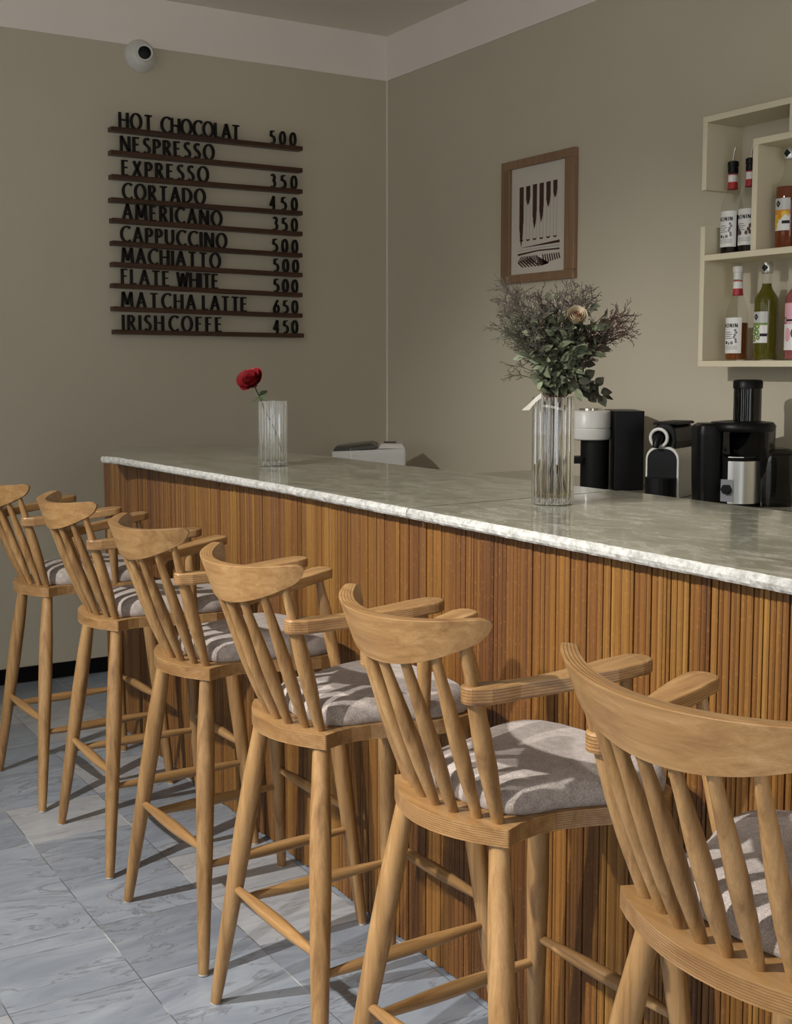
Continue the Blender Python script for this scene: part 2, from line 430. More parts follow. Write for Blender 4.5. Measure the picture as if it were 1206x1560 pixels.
def layout(text, x0, x1, h, sx=.80):
    """positions of the characters so that the word spans x0..x1"""
    ws = [GL[c][0]*h*sx for c in text]
    gap = (x1-x0-sum(ws))/max(len(text)-1, 1)
    xs = []; x = x0
    for w in ws: xs.append(x); x += w+gap
    return xs

# ------------------------------------------------------------------ the room
BY, RX, CZ = 5.60, 3.38, 3.155
struct(MB().box((-2.6, -1.2, -0.06), (RX+0.1, BY+0.1, 0)).build('floor', M['floor']))
struct(MB().box((-2.6, BY, 0), (RX+0.1, BY+0.12, CZ+0.1)).build('wall_back', M['wall']))
struct(MB().box((RX, -1.2, 0), (RX+0.12, BY, CZ+0.1)).build('wall_right', M['wall']))
lw = MB()  # unseen wall added so its openings give fill light and glass streaks
for ya, yb in ((-1.2, -0.30), (0.45, 1.50), (2.25, 3.30), (4.05, BY)): lw.box((-2.72, ya, 0), (-2.6, yb, CZ))
for ya, yb in ((-0.30, 0.45), (1.50, 2.25), (3.30, 4.05)): lw.box((-2.72, ya, 0), (-2.6, yb, 0.35)); lw.box((-2.72, ya, 2.75), (-2.6, yb, CZ))
struct(lw.build('wall_left_added', M['wall']))
fw_ = MB()                      # unseen wall added with tall openings for narrow bright streaks on the vases
for xa, xb, za, zb in ((-2.72, -1.9, 0, CZ), (-1.9, -0.7, 0, 0.5), (-1.9, -0.7, 2.6, CZ), (-0.7, 0.5, 0, CZ), (0.5, 1.7, 2.6, CZ), (1.7, RX+.12, 0, CZ)):
    fw_.box((xa, -1.32, za), (xb, -1.2, zb))
struct(fw_.build('wall_front_added', M['wall']))
struct(MB().box((-2.6, -1.2, CZ), (RX, BY, CZ+0.1)).build('ceiling', M['ceiling']))
struct(MB().box((RX-0.007, BY-0.007, 0), (RX, BY, 2.93)).build('corner_bead_highlight', M['cornice'], bevel=.002))  # plaster corner edge; its off-white colour stands in for a thin highlight
struct(MB().box((-2.6, BY-0.008, 2.93), (RX, BY, CZ)).build('trim_1', M['cornice']))
struct(MB().box((RX-0.008, -1.2, 2.93), (RX, BY-0.008, CZ)).build('trim_2', M['cornice']))
bb = MB(); bb.box((-2.6, BY-0.008, 0), (RX, BY, 0.074), 1)
x = -2.52
while x < RX:
    bb.box((x, BY-0.013, 0.003), (min(x+0.196, RX), BY-0.008, 0.074), 0); x += 0.201
struct(bb.build('baseboard_back', [M['darktile'], M['grout']], bevel=0.0015, bseg=1))

# ------------------------------------------------------------------ the bar
BX = 1.567                      # face of the slats
Y0, Y1 = 0.55, 4.83
TOP = 1.115
bar = thing('bar_counter', 'long bar front clad in brown vertical timber slats behind the stools', 'bar', (BX, 2.7, 0))
b = MB(); b.box((BX+0.022-BX, Y0-2.7, 0.0), (2.20-BX, Y1-2.7, TOP-0.0255)); b.build('carcass', M['dark_back'], bar)
b = MB(); y = Y0; drift = 0
while y < Y1-0.01:
    w = random.choice((0.009, 0.0115, 0.0135, 0.0135, 0.016, 0.0185)); w = min(w, Y1-y)
    dp = random.uniform(0.0, 0.004); drift = 0.8*drift+random.gauss(0, .1); tone = min(1, max(0, 0.5+drift+random.gauss(0, 0.12)))
    x0, x1, e = dp, 0.024, 0.003
    ya, yb = y-2.7+0.0009, y+w-2.7-0.0009
    poly = [(x1, ya), (x0+e, ya), (x0, ya+e), (x0, yb-e), (x0+e, yb), (x1, yb)]
    n0 = len(b.p); z0 = 0.004+random.uniform(0, 0.004)
    b.prism(poly, z0, TOP-0.0265-random.choice((0, 0, 0, 0.004, 0.008)))
    b.p[n0:] = [tone]*(len(b.p)-n0)
    y += w
b.build('slat_panel', M['slat'], bar)

def slab(name, label, poly, z0, z1, front):
    """a stone slab; the faces listed in front take the broken edge"""
    t = MB(); n = len(poly)
    vs = [(x, y, z0) for x, y in poly]+[(x, y, z1) for x, y in poly]
    for i in range(n):
        t.add([vs[i], vs[(i+1) % n], vs[n+(i+1) % n], vs[n+i]], [(0, 1, 2, 3)], 0)
    t.add(vs, [tuple(reversed(range(n))), tuple(range(n, 2*n))], 0)
    o = t.build(name, [M['marble']])
    tag(o, label, 'countertop')
    e = MB(); random.seed(3)
    for (xa, ya), (xb, yb) in zip(front[:-1], front[1:]):
        L = math.hypot(xb-xa, yb-ya); k = max(2, int(L/0.012)); nx, ny = (yb-ya)/L, -(xb-xa)/L
        rows = []
        for i in range(k+1):
            f = i/k; px, py = xa+(xb-xa)*f, ya+(yb-ya)*f
            r = []
            for zz, off in ((z0+.0, .0015), (z0+.005, .006), ((z0+z1)/2, .008), (z1-.005, .006), (z1, .0)):
                q = off + (random.uniform(-.0015, .0015) if 0 < i < k else 0)
                r.append((px+nx*q, py+ny*q, zz+(random.uniform(-.001, .0) if zz == z1 else 0)))
            rows.append(r)
        for i in range(k):
            for j in range(4):
                e.add([rows[i][j], rows[i][j+1], rows[i+1][j+1], rows[i+1][j]], [(0, 1, 2, 3)], 0, True)
    e.build('broken_edge', M['edge'], o)
    return o
FX, KX = 1.533, 2.245
SEAM_F, SEAM_B = 2.44, 2.49
slab('countertop', 'marble countertop slab carrying the single red rose, ending short of the menu wall',
     [(FX, SEAM_F+.004), (KX-.02, SEAM_B+.004), (KX-.06, 3.47), (KX-.12, 4.86), (1.66, 4.86), (1.615, 4.80), (1.45, 4.47), (1.478, 4.36), (FX, 3.2)], TOP-0.025, TOP,
     [(1.45, 4.47), (1.478, 4.36), (FX, 3.2), (FX, SEAM_F+.0012)])
slab('countertop', 'marble countertop slab carrying the vase of dried flowers',
     [(FX, Y0-.02), (KX, Y0-.02), (KX-.005, SEAM_B-.004), (FX, SEAM_F-.004)], TOP-0.025, TOP,
     [(FX, SEAM_F-.0012), (FX, Y0-.02)])

BC = 0.985
bc = thing('back_counter', 'low work counter behind the bar under the coffee machines', 'counter', (3.05, 2.6, 0))
MB().box((-0.29, -1.9, 0.0), (0.325, 1.75, BC-0.03)).build('cabinet', M['cabinet'], bc)
MB().box((-0.32, -1.92, BC-0.03), (0.328, 1.75, BC)).build('worktop', M['marble'], bc, bevel=.003)
lc = thing('low_cabinet', 'low cabinet in the corner holding the white bin', 'cabinet', (3.05, 4.95, 0))
MB().box((-0.25, -0.55, 0), (0.325, 0.62, 0.72)).build('body', M['cabinet'], lc)
MB().box((-0.26, -0.56, 0.72), (0.328, 0.625, 0.745)).build('worktop', M['marble'], lc, bevel=.003)

# ------------------------------------------------------------------ bar stools
SEAT = 0.72
def seat_outline(ws):
    pts = []
    for k in range(13):
        y = -0.160 + 0.320*k/12
        pts.append((0.006 + 0.060*(y/0.160)**2, y))
    half = [(.100, .148), (.135, .143), (.180, .146), (.226, .160), (.270, .178), (.315, .193), (.355, .200), (.395, .194), (.425, .170), (.443, .125), (.452, .065)]
    pts += half + [(.455, 0)] + [(x, -y) for x, y in reversed(half)]
    return [(x, y*ws) for x, y in pts]        # runs clockwise seen from above -> reversed below
def ycurve(r, s): return r*s

def make_stool(label, ws=1.0, nsp=5):
    root = thing('bar_stool', label, 'bar stool', group='wooden bar stools along the bar')
    wl = 1+(ws-1)*0.5                # the legs spread less than the back
    # seat
    poly = list(reversed(seat_outline(ws)))
    MB().prism(poly, SEAT-0.030, SEAT, 0).build('seat', M['ply_seat'], root, bevel=.003, bseg=2, angle=50)
    # cushion
    half = [(.099, .112), (.120, .128), (.151, .137), (.190, .141), (.228, .155), (.268, .173), (.312, .187), (.352, .193), (.390, .186), (.418, .163), (.434, .120), (.442, .062)]
    rear = [(.076+.023*(y/.112)**2, y) for y in (-.075, -.037, 0, .037, .075)]
    cp = [(x, -y) for x, y in half] + [(.445, 0)] + list(reversed(half)) + list(reversed(rear))
    cx, cy = 0.255, 0.0
    rr = []
    for sc, z in ((.965, 0), (.995, .006), (1.0, .016), (.992, .027), (.965, .038), (.91, .046), (.82, .051), (.66, .054), (.45, .0555), (.2, .0562)):
        rr.append([(cx+(x-cx)*sc, (cy+(y-cy)*sc)*ws, SEAT+z+.0006) for x, y in cp])
    MB().rings(rr).build('cushion', M['fabric'], root)
    # legs with pale glides
    def leg(foot, top):
        prof = [(0.0, .0125), (.08, .0150), (.35, .0195), (.62, .0225), (.80, .0215), (.93, .0180), (1.0, .0165)]
        f, t = Vector(foot), Vector(top)
        pts = [f+(t-f)*(.006+.994*a) for a, r in prof]
        o = MB().tube(pts, [r for a, r in prof], 18).build('leg', M['wood_z'], root)
        g = f+(t-f)*.012
        MB().tube([(f.x, f.y, 0.0), g], [.0118, .0120], 14).build('glide', M['rubber'], o)
    RF, RT, FF, FT = (0.0, .244*wl, 0), (.072, .128*wl, SEAT-.026), (.461, .222*wl, 0), (.402, .150*wl, SEAT-.026)
    for s in (1, -1):
        leg((RF[0], s*RF[1], 0), (RT[0], s*RT[1], RT[2]))
        leg((FF[0], s*FF[1], 0), (FT[0], s*FT[1], FT[2]))
    def on(a, b_, z, s):
        k = z/a_z; return (a[0]+(b_[0]-a[0])*k, s*(a[1]+(b_[1]-a[1])*k), z)
    a_z = SEAT-.026
    def stretcher(p, q):
        p, q = Vector(p), Vector(q); prof = [(0, .0080), (.12, .0098), (.35, .0140), (.5, .0150), (.65, .0140), (.88, .0098), (1, .0080)]
        MB().tube([p+(q-p)*a for a, r in prof], [r for a, r in prof], 14).build('stretcher', M['wood_x'] if abs((q-p).x) > .2 else M['wood_y'], root)
    stretcher(on(RF, RT, .285, 1), on(RF, RT, .285, -1))
    stretcher(on(FF, FT, .305, 1), on(FF, FT, .305, -1))
    for s in (1, -1): stretcher(on(RF, RT, .250, s), on(FF, FT, .252, s))
    # crest rail: a bent plywood board, deep in the middle, rounded at both ends
    R, C, AM = .232, .125, math.radians(57.5)
    ZT = 1.061
    def crest_pt(th, z, inw):
        lean = .34*(ZT-z)
        r = R-lean*1.0-inw
        return (C-r*math.cos(th), r*math.sin(th)*ws, z)
    N = 44; rows = []; T = .026
    for i in range(N+1):
        u = -1+2*i/N; th = AM*(math.sin(u*PI/2)*.5+u*.5); ua = abs(th)/AM
        hgt = .080*(1-.62*ua**2.0)
        zt = ZT+.013*ua*ua; zb = zt-hgt
        if ua > .89:
            q = math.sqrt(max(0.0, 1-((ua-.89)/.11)**2)); zc = zt-hgt*.38
            zt = zc+(zt-zc)*max(q, .12); zb = zc-(zc-zb)*max(q, .12)
        ring = []; T_ = T*(1-.35*ua**4)
        k = 6
        for j in range(k+1):          # outer face, bottom to top
            ring.append((crest_pt(th, zb+(zt-zb)*j/k, 0), 0.0))
        for j in range(1, 4): ring.append((crest_pt(th, zt+.0008, T_*j/4), j/4))
        for j in range(k+1): ring.append((crest_pt(th, zt-(zt-zb)*j/k, T_), 1.0))
        for j in range(1, 4): ring.append((crest_pt(th, zb, T_*(4-j)/4), 1-j/4))
        rows.append(ring)
    m = MB(); n = len(rows[0]); vs = [p for r in rows for p, a in r]; pl = [a for r in rows for p, a in r]
    fs = []
    for i in range(N):
        for j in range(n):
            jj = (j+1) % n; fs.append((i*n+j, i*n+jj, (i+1)*n+jj, (i+1)*n+j))
    fs += [tuple(reversed(range(n))), tuple(range(N*n, N*n+n))]
    fs = [tuple(reversed(f)) for f in fs]
    m.add(vs, fs, 0, True, pl)
    o = m.build('crest_rail', M['ply_crest'], root, bevel=.0035, bseg=2, angle=50)
    # spindles and back posts
    def turned(name, base, top, prof, seg=14):
        p, q = Vector(base), Vector(top)
        return MB().tube([p+(q-p)*a for a, r in prof], [r for a, r in prof], seg).build(name, M['wood_z'], root)
    sp_prof = [(0, .0085), (.08, .0098), (.26, .0130), (.45, .0140), (.62, .0124), (.80, .0098), (.92, .0086), (1, .0084)]
    half_w = .0435*(nsp-1)/2
    span = .0435*(nsp-1)/2/ws if nsp != 5 else half_w
    for i in range(nsp):
        y = -span+2*span*i/(nsp-1)
        base = (.040+.050*(y/.121)**2*.8, y*ws, SEAT-.003)
        yt = y*1.26; z = .985
        rr_ = R-.34*(ZT-z)-T/2; th = math.asin(yt/rr_)
        zb = ZT+.013*(abs(th)/AM)**2-.080*(1-.62*(abs(th)/AM)**2)
        z = zb+.012; rr_ = R-.34*(ZT-z)-T/2; th = math.asin(yt/rr_)
        turned('spindle', base, (C-rr_*math.cos(th), yt*ws, z), sp_prof)
    post_prof = [(0, .0098), (.10, .0118), (.32, .0158), (.50, .0160), (.66, .0138), (.74, .0122), (.84, .0098), (.93, .0088), (1, .0085)]
    PB = (.074, .124, SEAT-.003); yt = .150; z = 1.026; rr_ = R-.34*(ZT-z)-T/2; th = math.asin(yt/rr_)
    PT = (C-rr_*math.cos(th), yt, z)
    RZ = .945
    k = (RZ-PB[2])/(PT[2]-PB[2]); RC = (PB[0]+(PT[0]-PB[0])*k, PB[1]+(PT[1]-PB[1])*k)
    for s in (1, -1):
        turned('back_post', (PB[0], s*PB[1]*ws, PB[2]), (PT[0], s*PT[1]*ws, PT[2]), post_prof, 18)
        # armrest: a band that grips the post and widens to a rounded paddle
        ax, ay = RC[0], RC[1]*ws
        tip = (.270, .222*wl+.004)
        path = []
        for j in range(13):
            f = j/12
            px = ax+(tip[0]-ax)*f; py = ay+(tip[1]-ay)*(f**.80)
            path.append((px, py))
        left, right = [], []
        for j, (px, py) in enumerate(path):
            f = j/12
            a_, b_ = path[max(j-1, 0)], path[min(j+1, 12)]
            dx, dy = b_[0]-a_[0], b_[1]-a_[1]; d = math.hypot(dx, dy); nx, ny = -dy/d, dx/d
            if f < .08: w = .0200
            elif f < .28: w = .0200-.0075*((f-.08)/.20)
            else: w = .0125+.0165*min(1, ((f-.28)/.55))**1.2
            left.append((px+nx*w, py+ny*w)); right.append((px-nx*w, py-ny*w))
        dx, dy = path[12][0]-path[11][0], path[12][1]-path[11][1]; ang = math.atan2(dy, dx)
        cap1 = [(path[12][0]+.029*math.cos(ang-PI/2+PI*q/10), path[12][1]+.029*math.sin(ang-PI/2+PI*q/10)) for q in range(1, 10)]
        dx, dy = path[1][0]-path[0][0], path[1][1]-path[0][1]; ang0 = math.atan2(dy, dx)
        cap0 = [(path[0][0]+.0200*math.cos(ang0+PI/2+PI*q/10), path[0][1]+.0200*math.sin(ang0+PI/2+PI*q/10)) for q in range(1, 10)]
        outl = right+cap1+list(reversed(left))+cap0
        zoff = lambda x_: .024*max(0, min(1, (x_-ax)/(tip[0]-ax)))**1.5
        n = len(outl); m = MB(); hz = .0145
        P0 = [(x_, y_*s, RZ-hz+zoff(x_)*1.25) for x_, y_ in outl]; P1 = [(x_, y_*s, RZ+hz+zoff(x_)) for x_, y_ in outl]
        f_ = [(i, (i+1) % n, n+(i+1) % n, n+i) for i in range(n)]
        # caps as strips between the two sides so that the slope stays clean
        nr = len(right); tri = []
        li = lambda j: n-len(cap0)-1-j
        top = [(j, j+1, li(j+1), li(j)) for j in range(12)]
        c1 = [12]+list(range(13, 13+len(cap1)))+[li(12)]
        c0 = [li(0)]+list(range(n-len(cap0), n))+[0]
        f_ += [tuple(n+q for q in t_) for t_ in top]+[tuple(n+q for q in c1)]+[tuple(n+q for q in c0)]
        f_ += [tuple(reversed(t_)) for t_ in top]+[tuple(reversed(c1)), tuple(reversed(c0))]
        if s < 0: f_ = [tuple(reversed(t_)) for t_ in f_]
        m.add(P0+P1, f_, 0, False, [0.0]*n+[1.0]*n)
        m.build('armrest', M['ply_arm'], root, bevel=.004, bseg=2, angle=50)
        turned('arm_post', (.292, s*.176*ws, SEAT-.003), (.262, s*(.214*wl+.002), RZ+.012), [(0, .0095), (.2, .0125), (.5, .0155), (.72, .0140), (.9, .0100), (1, .0090)], 16)
    return root

stools = [  # x, y, turn, label
 (1.031, 4.150, 2.2, 'wooden bar stool at the far end of the row, standing against the beige wall'),
 (1.062, 3.528, -0.5, 'second wooden bar stool counted from the beige menu wall'),
 (1.062, 2.870, 2.0, 'third wooden bar stool counted from the beige menu wall'),
 (1.050, 2.250, 1.2, 'fourth wooden bar stool counted from the beige menu wall'),
 (1.056, 1.658, 3.0, 'fifth wooden bar stool from the menu wall, its grey cushion in full view'),
]
base_stool = None
def copy_tree(src):
    c = src.copy(); link(c)
    for ch in list(src.children):
        d = ch.copy(); link(d); d.parent = c
        for g in list(ch.children):
            e = g.copy(); link(e); e.parent = d
    return c
for x, y, a, lab in stools:
    if base_stool is None: o = base_stool = make_stool(lab)
    else: o = copy_tree(base_stool)
    o['label'] = lab; o.location = (x, y, 0); o.rotation_euler = (0, 0, math.radians(a))
o = make_stool('wide-backed wooden bar stool, sixth from the menu wall and cut by the picture edge', 1.27, 6)
o.location = (1.075, 1.050, 0); o.rotation_euler = (0, 0, math.radians(0.5))

# ------------------------------------------------------------------ menu rails with standing letters
# each rail: its two ends on the wall (x, z), the words with their start and end x, the price likewise
rows = [
 ((1.8761, 2.5342), (2.8576, 2.5324), [('HOT', 1.9219, 2.0759), ('CHOCOLAT', 2.1244, 2.5185)], ('500', 2.6856, 2.8223)),
 ((1.8738, 2.4281), (2.8567, 2.4259), [('NESPRESSO', 1.9266, 2.3828)], None),
 ((1.8733, 2.3189), (2.8559, 2.3222), [('EXPRESSO', 1.9313, 2.3519)], ('350', 2.6868, 2.8264)),
 ((1.869, 2.2139), (2.855, 2.215), [('CORTADO', 1.931, 2.334)], ('450', 2.6822, 2.8278)),
 ((1.8719, 2.1214), (2.8542, 2.1127), [('AMERICANO', 1.9301, 2.4188)], ('350', 2.6961, 2.8269)),
 ((1.8716, 2.0179), (2.8533, 2.006), [('CAPPUCCINO', 1.9188, 2.4427)], ('500', 2.6939, 2.8284)),
 ((1.8705, 1.9207), (2.8525, 1.9083), [('MACHIATTO', 1.9227, 2.4082)], ('500', 2.6987, 2.8323)),
 ((1.8683, 1.8233), (2.8517, 1.8083), [('FLATE', 1.9186, 2.1457), ('WHITE', 2.1902, 2.3968)], ('500', 2.6988, 2.8267)),
 ((1.869, 1.7169), (2.8509, 1.7049), [('MATCHA', 1.9164, 2.2762), ('LATTE', 2.3196, 2.5474)], ('650', 2.6989, 2.8259)),
 ((1.8726, 1.6101), (2.8584, 1.6054), [('IRISH', 1.9181, 2.1124), ('COFFE', 2.1472, 2.4115)], ('450', 2.6955, 2.825)),
]
names = ['spelling HOT CHOCOLAT with price 500, topmost of the ten', 'second from the top, the only one without a price', 'spelling EXPRESSO with price 350', 'spelling CORTADO with price 450',
         'spelling AMERICANO with price 350', 'spelling CAPPUCCINO with price 500', 'spelling MACHIATTO with price 500', 'spelling FLATE WHITE with price 500',
         'spelling MATCHA LATTE with price 650', 'spelling IRISH COFFE with price 450, lowest of the ten']
for (A, B_, words_, price), nm in zip(rows, names):
    (xa, za), (xb, zb) = A, B_
    sl = (zb-za)/(xb-xa)
    r = thing('menu_rail', 'dark wooden menu rail '+nm, 'menu rail', (xa, BY-0.03, za), group='menu rails on the beige wall')
    L = math.hypot(xb-xa, zb-za)
    m = MB(); m.box((0, -.020, -.011), (L, .029, .005)); m.box((0, -.020, .005), (L, -.014, .010)); m.box((0, .010, .005), (L, .029, .010))
    m.build('rail', M['rail'], r, rot=(0, -math.atan(sl), 0), bevel=.001, bseg=1)
    def put(text, a0, a1, hh, nmn):
        x0, x1 = a0-xa, a1-xa
        for ch, xx in zip(text, layout(text, x0, x1, hh)):
            g = MB(); zc = sl*(xx+GL[ch][0]*hh*.4)+.0095
            glyph(g, ch, 0, 0, hh, lambda u, v, d: (u, -.012+d, v), depth=.010, thin=.098, thick=.185, sx=.80)
            g.build(nmn, M['letter'], r, loc=(xx, 0, zc))
    for t_, a0, a1 in words_: put(t_, a0, a1, .070, 'letter')
    if price: put(price[0], price[1], price[2], .064, 'digit')

# ------------------------------------------------------------------ security camera
sc_ = thing('security_camera', 'white round security camera high on the menu wall below the trim', 'security camera', (2.037, BY, 2.885))
sc_.rotation_euler = (PI/2, 0, 0)     # its axis points off the wall
MB().lathe([(.074, 0), (.074, .012), (.070, .020), (.066, .024), (.058, .040), (.046, .052), (.030, .058)], seg=40).build('housing', M['white'], sc_)
d_ = Vector((-.10, -.12, .6)).normalized()
eye = MB(); eye.lathe([(.040, 0), (.040, .030), (.037, .036), (.030, .036), (.029, .030)], seg=32)
q = Vector((0, 0, 1)).rotation_difference(Vector((-.28, -.08, 1)).normalized()).to_euler()
e_ = eye.build('eyeball', M['white'], sc_, loc=(.006, .004, .040), rot=q)
MB().lathe([(.0288, .024), (.0285, .034), (.020, .0365), (.008, .038)], seg=28).build('lens', M['black'], e_)
for a in (200, 320):
    MB().lathe([(.004, 0), (.004, .002), (.002, .003)], seg=10).build('screw', M['inkgrey'], sc_, loc=(.066*math.cos(math.radians(a)), .066*math.sin(math.radians(a)), .019))

# ------------------------------------------------------------------ framed print on the right wall
PX = RX
pic = thing('framed_print', 'brown and white abstract print in an oak frame on the wall', 'picture', (PX, 4.305, 2.093))
hy, hz_ = .257, .271
iy, iz = .193, .234
for nm_, lo, hi in (('t', (-.024, -hy, iz), (0, hy, hz_)), ('b', (-.024, -hy, -hz_), (0, hy, -iz)), ('l', (-.024, iy, -iz), (0, hy, iz)), ('r', (-.024, -hy, -iz), (0, -iy, iz))):
    MB().box(lo, hi).build('frame_bar', M['frame'], pic, bevel=.002, bseg=1)
MB().box((-.010, -iy, -iz), (-.003, iy, iz)).build('paper', M['paper'], pic)
pr = MB()
def ink(pts, mi=0):      # pts in print coordinates: u right (towards -y), v up
    pr.add([(-.0105, -u, v) for u, v in pts], [tuple(range(len(pts)))], mi)
tops = [.150, .150, .152, .152, .152, .153]; lens = [.265, .085, .195, .170, .110, .075]; wds = [.030, .030, .030, .030, .030, .028]
for k in range(6):
    u0 = -.135+.0475*k; w = wds[k]; t_ = tops[k]; l_ = lens[k]
    ink([(u0, t_), (u0, t_-l_*.72), (u0+w*.45, t_-l_), (u0+w*.75, t_-l_*.86), (u0+w, t_-l_*.60), (u0+w, t_)])
    ink([(u0+.002, t_-l_*.72), (u0+.002, -.085), (u0+.005, -.085), (u0+.005, t_-l_*.72)], 1)
    ink([(u0+w-.004, t_-l_*.6), (u0+w-.004, -.085), (u0+w-.001, -.085), (u0+w-.001, t_-l_*.6)], 1)
    ink([(u0+.001, -.080), (u0+.006, -.088), (u0+w*.5, -.090), (u0+w-.004, -.088), (u0+w, -.080), (u0+w*.5, -.083)])
ink([(-.145, -.118), (.0, -.110), (.150, -.102), (.150, -.114), (.0, -.116)])
ink([(-.145, -.128), (.150, -.122), (.150, -.126), (-.145, -.130)], 1)
ink([(-.145, -.142), (.0, -.134), (.150, -.136), (.150, -.143), (.0, -.140), (-.145, -.151)])
lo, hi = -.206, -.156
for k in range(8):                     # slanting bars on one side, upright ones on the other, arcs between
    u = .030+.0155*k
    ink([(u, hi), (u+.0085, hi), (u+.0085+.010, lo+.012+.002*k), (u+.010, lo+.010+.002*k)])
for k in range(6):
    u = -.143+.017*k
    ink([(u, hi-.028+.003*k), (u+.004, hi-.020+.003*k), (u+.040+.006*k, lo+.004), (u+.034+.006*k, lo)])
for k in range(5):
    u = -.135+.012*k
    ink([(u+.014, hi), (u+.021, hi), (u-.004, hi-.026), (u-.010, hi-.024)])
for k in range(6):
    u = -.075+.013*k
    ink([(u, hi), (u+.0075, hi), (u+.004-.002*k, hi-.034), (u-.003-.002*k, hi-.034)])
for k in range(5):
    v = hi-.010-.009*k
    ink([(-.010, v), (-.004, v+.005), (.080-.008*k, lo+.012-.002*k), (.066-.008*k, lo+.006-.001*k)])
pr.build('print_pattern', [M['ink'], M['ink_pale']], pic)

# ------------------------------------------------------------------ wall shelf
SX0, SX1 = 3.207, RX
ws_ = thing('wall_shelf', 'cream open box shelf on the wall holding syrup bottles', 'shelf', (SX1, 2.6, 1.448))
def board(name, y0, y1, z0, z1, x0=SX0):
    MB().box((x0-SX1, y0-2.6, z0-1.448), (0, y1-2.6, z1-1.448)).build(name, M['shelf'], ws_, bevel=.0012, bseg=1)
YL = 3.172; TH = .021
YR = 1.75
board('side_panel', YL-TH, YL, 2.066, 2.319-TH)
board('side_panel', YL-TH, YL, 1.448+TH, 1.940)
board('top_panel', 2.77, YL, 2.319-TH, 2.319)
board('side_panel', 2.77, 2.79, 2.209, 2.319-TH)
board('shelf_board', YR, YL-TH, 1.819, 1.840)
board('shelf_board', YR, YL, 1.448, 1.448+TH)
board('side_panel', YR-TH, YR, 1.448, 1.84)
board('inner_side_panel', 2.917, 2.940, 1.840, 2.187, SX0-.001)
board('inner_top_panel', 2.30, 2.940, 2.187, 2.209, SX0-.001)
board('inner_side_panel', 2.28, 2.30, 1.840, 2.209, SX0-.001)

# ------------------------------------------------------------------ syrup bottles
def bottle(label, y, z, kind, liq, level, prints, x=3.29, face=-8, r=.0385):
    """kind: 'tall' long-necked syrup bottle, 'straight' broad shouldered bottle"""
    b_ = thing('syrup_bottle', label, 'bottle', (x, y, z), group='syrup bottles on the wall shelf')
    if kind == 'tall':
        prof = [(r*.9, 0), (r, .006), (r, .150), (r*.97, .170), (r*.84, .190), (r*.64, .212), (r*.48, .232), (r*.42, .252), (r*.40, .285)]
        neck = .285
    else:
        prof = [(r*.92, 0), (r, .006), (r, .203), (r*.96, .214), (r*.78, .226), (r*.55, .240), (r*.43, .252), (r*.40, .268), (r*.40, .300)]
        neck = .300
    MB().lathe(prof, seg=36, cap1=False).build('glass_body', M['bottle'], b_)
    lp = []
    for a, z_ in prof:
        if z_ < level: lp.append((a-.0018, max(z_, .004)))
    # radius at the level
    for (r0, z0), (r1, z1) in zip(prof[:-1], prof[1:]):
        if z0 <= level <= z1: lp.append((r0+(r1-r0)*(level-z0)/(z1-z0)-.0018, level))
    MB().lathe(lp, seg=32).build('syrup', M[liq], b_)
    base_a = math.radians(180-face)       # label centre, measured from +x
    def on_(rad):
        return lambda u, v, d: ((rad+d)*math.cos(base_a+u/rad), (rad+d)*math.sin(base_a+u/rad), v)
    def patch(m, u0, u1, v0, v1, mi, rad, n=12):
        fn = on_(rad); vs = []
        for k in range(n+1):
            u = u0+(u1-u0)*k/n; vs += [fn(u, v0, 0), fn(u, v1, 0)]
        m.add(vs, [(2*k, 2*k+2, 2*k+3, 2*k+1) for k in range(n)], mi, True)
    def poly(m, pts, mi, rad):
        fn = on_(rad)         # a convex outline cut into upright strips so that it hugs the round bottle
        us = [p[0] for p in pts]; u0, u1 = min(us), max(us); n = max(2, int((u1-u0)/.0022)+1); vs = []
        for k in range(n+1):
            u = min(max(u0+(u1-u0)*k/n, u0+1e-6), u1-1e-6); hit = []
            for (ua, va), (ub, vb) in zip(pts, pts[1:]+pts[:1]):
                if (ua-u)*(ub-u) <= 0 and abs(ub-ua) > 1e-9: hit.append(va+(vb-va)*(u-ua)/(ub-ua))
            if not hit: hit = [pts[0][1]]
            vs += [fn(u, min(hit), 0), fn(u, max(hit), 0)]
        m.add(vs, [(2*k, 2*k+2, 2*k+3, 2*k+1) for k in range(n)], mi, True)
    def disc(m, u, v, a, c_, mi, rad, n=14): poly(m, [(u+a*math.cos(2*PI*k/n), v+c_*math.sin(2*PI*k/n)) for k in range(n)], mi, rad)
    prints(b_, patch, poly, disc, on_, r, neck)
    return b_
LM = lambda *k: [M[i] for i in k]
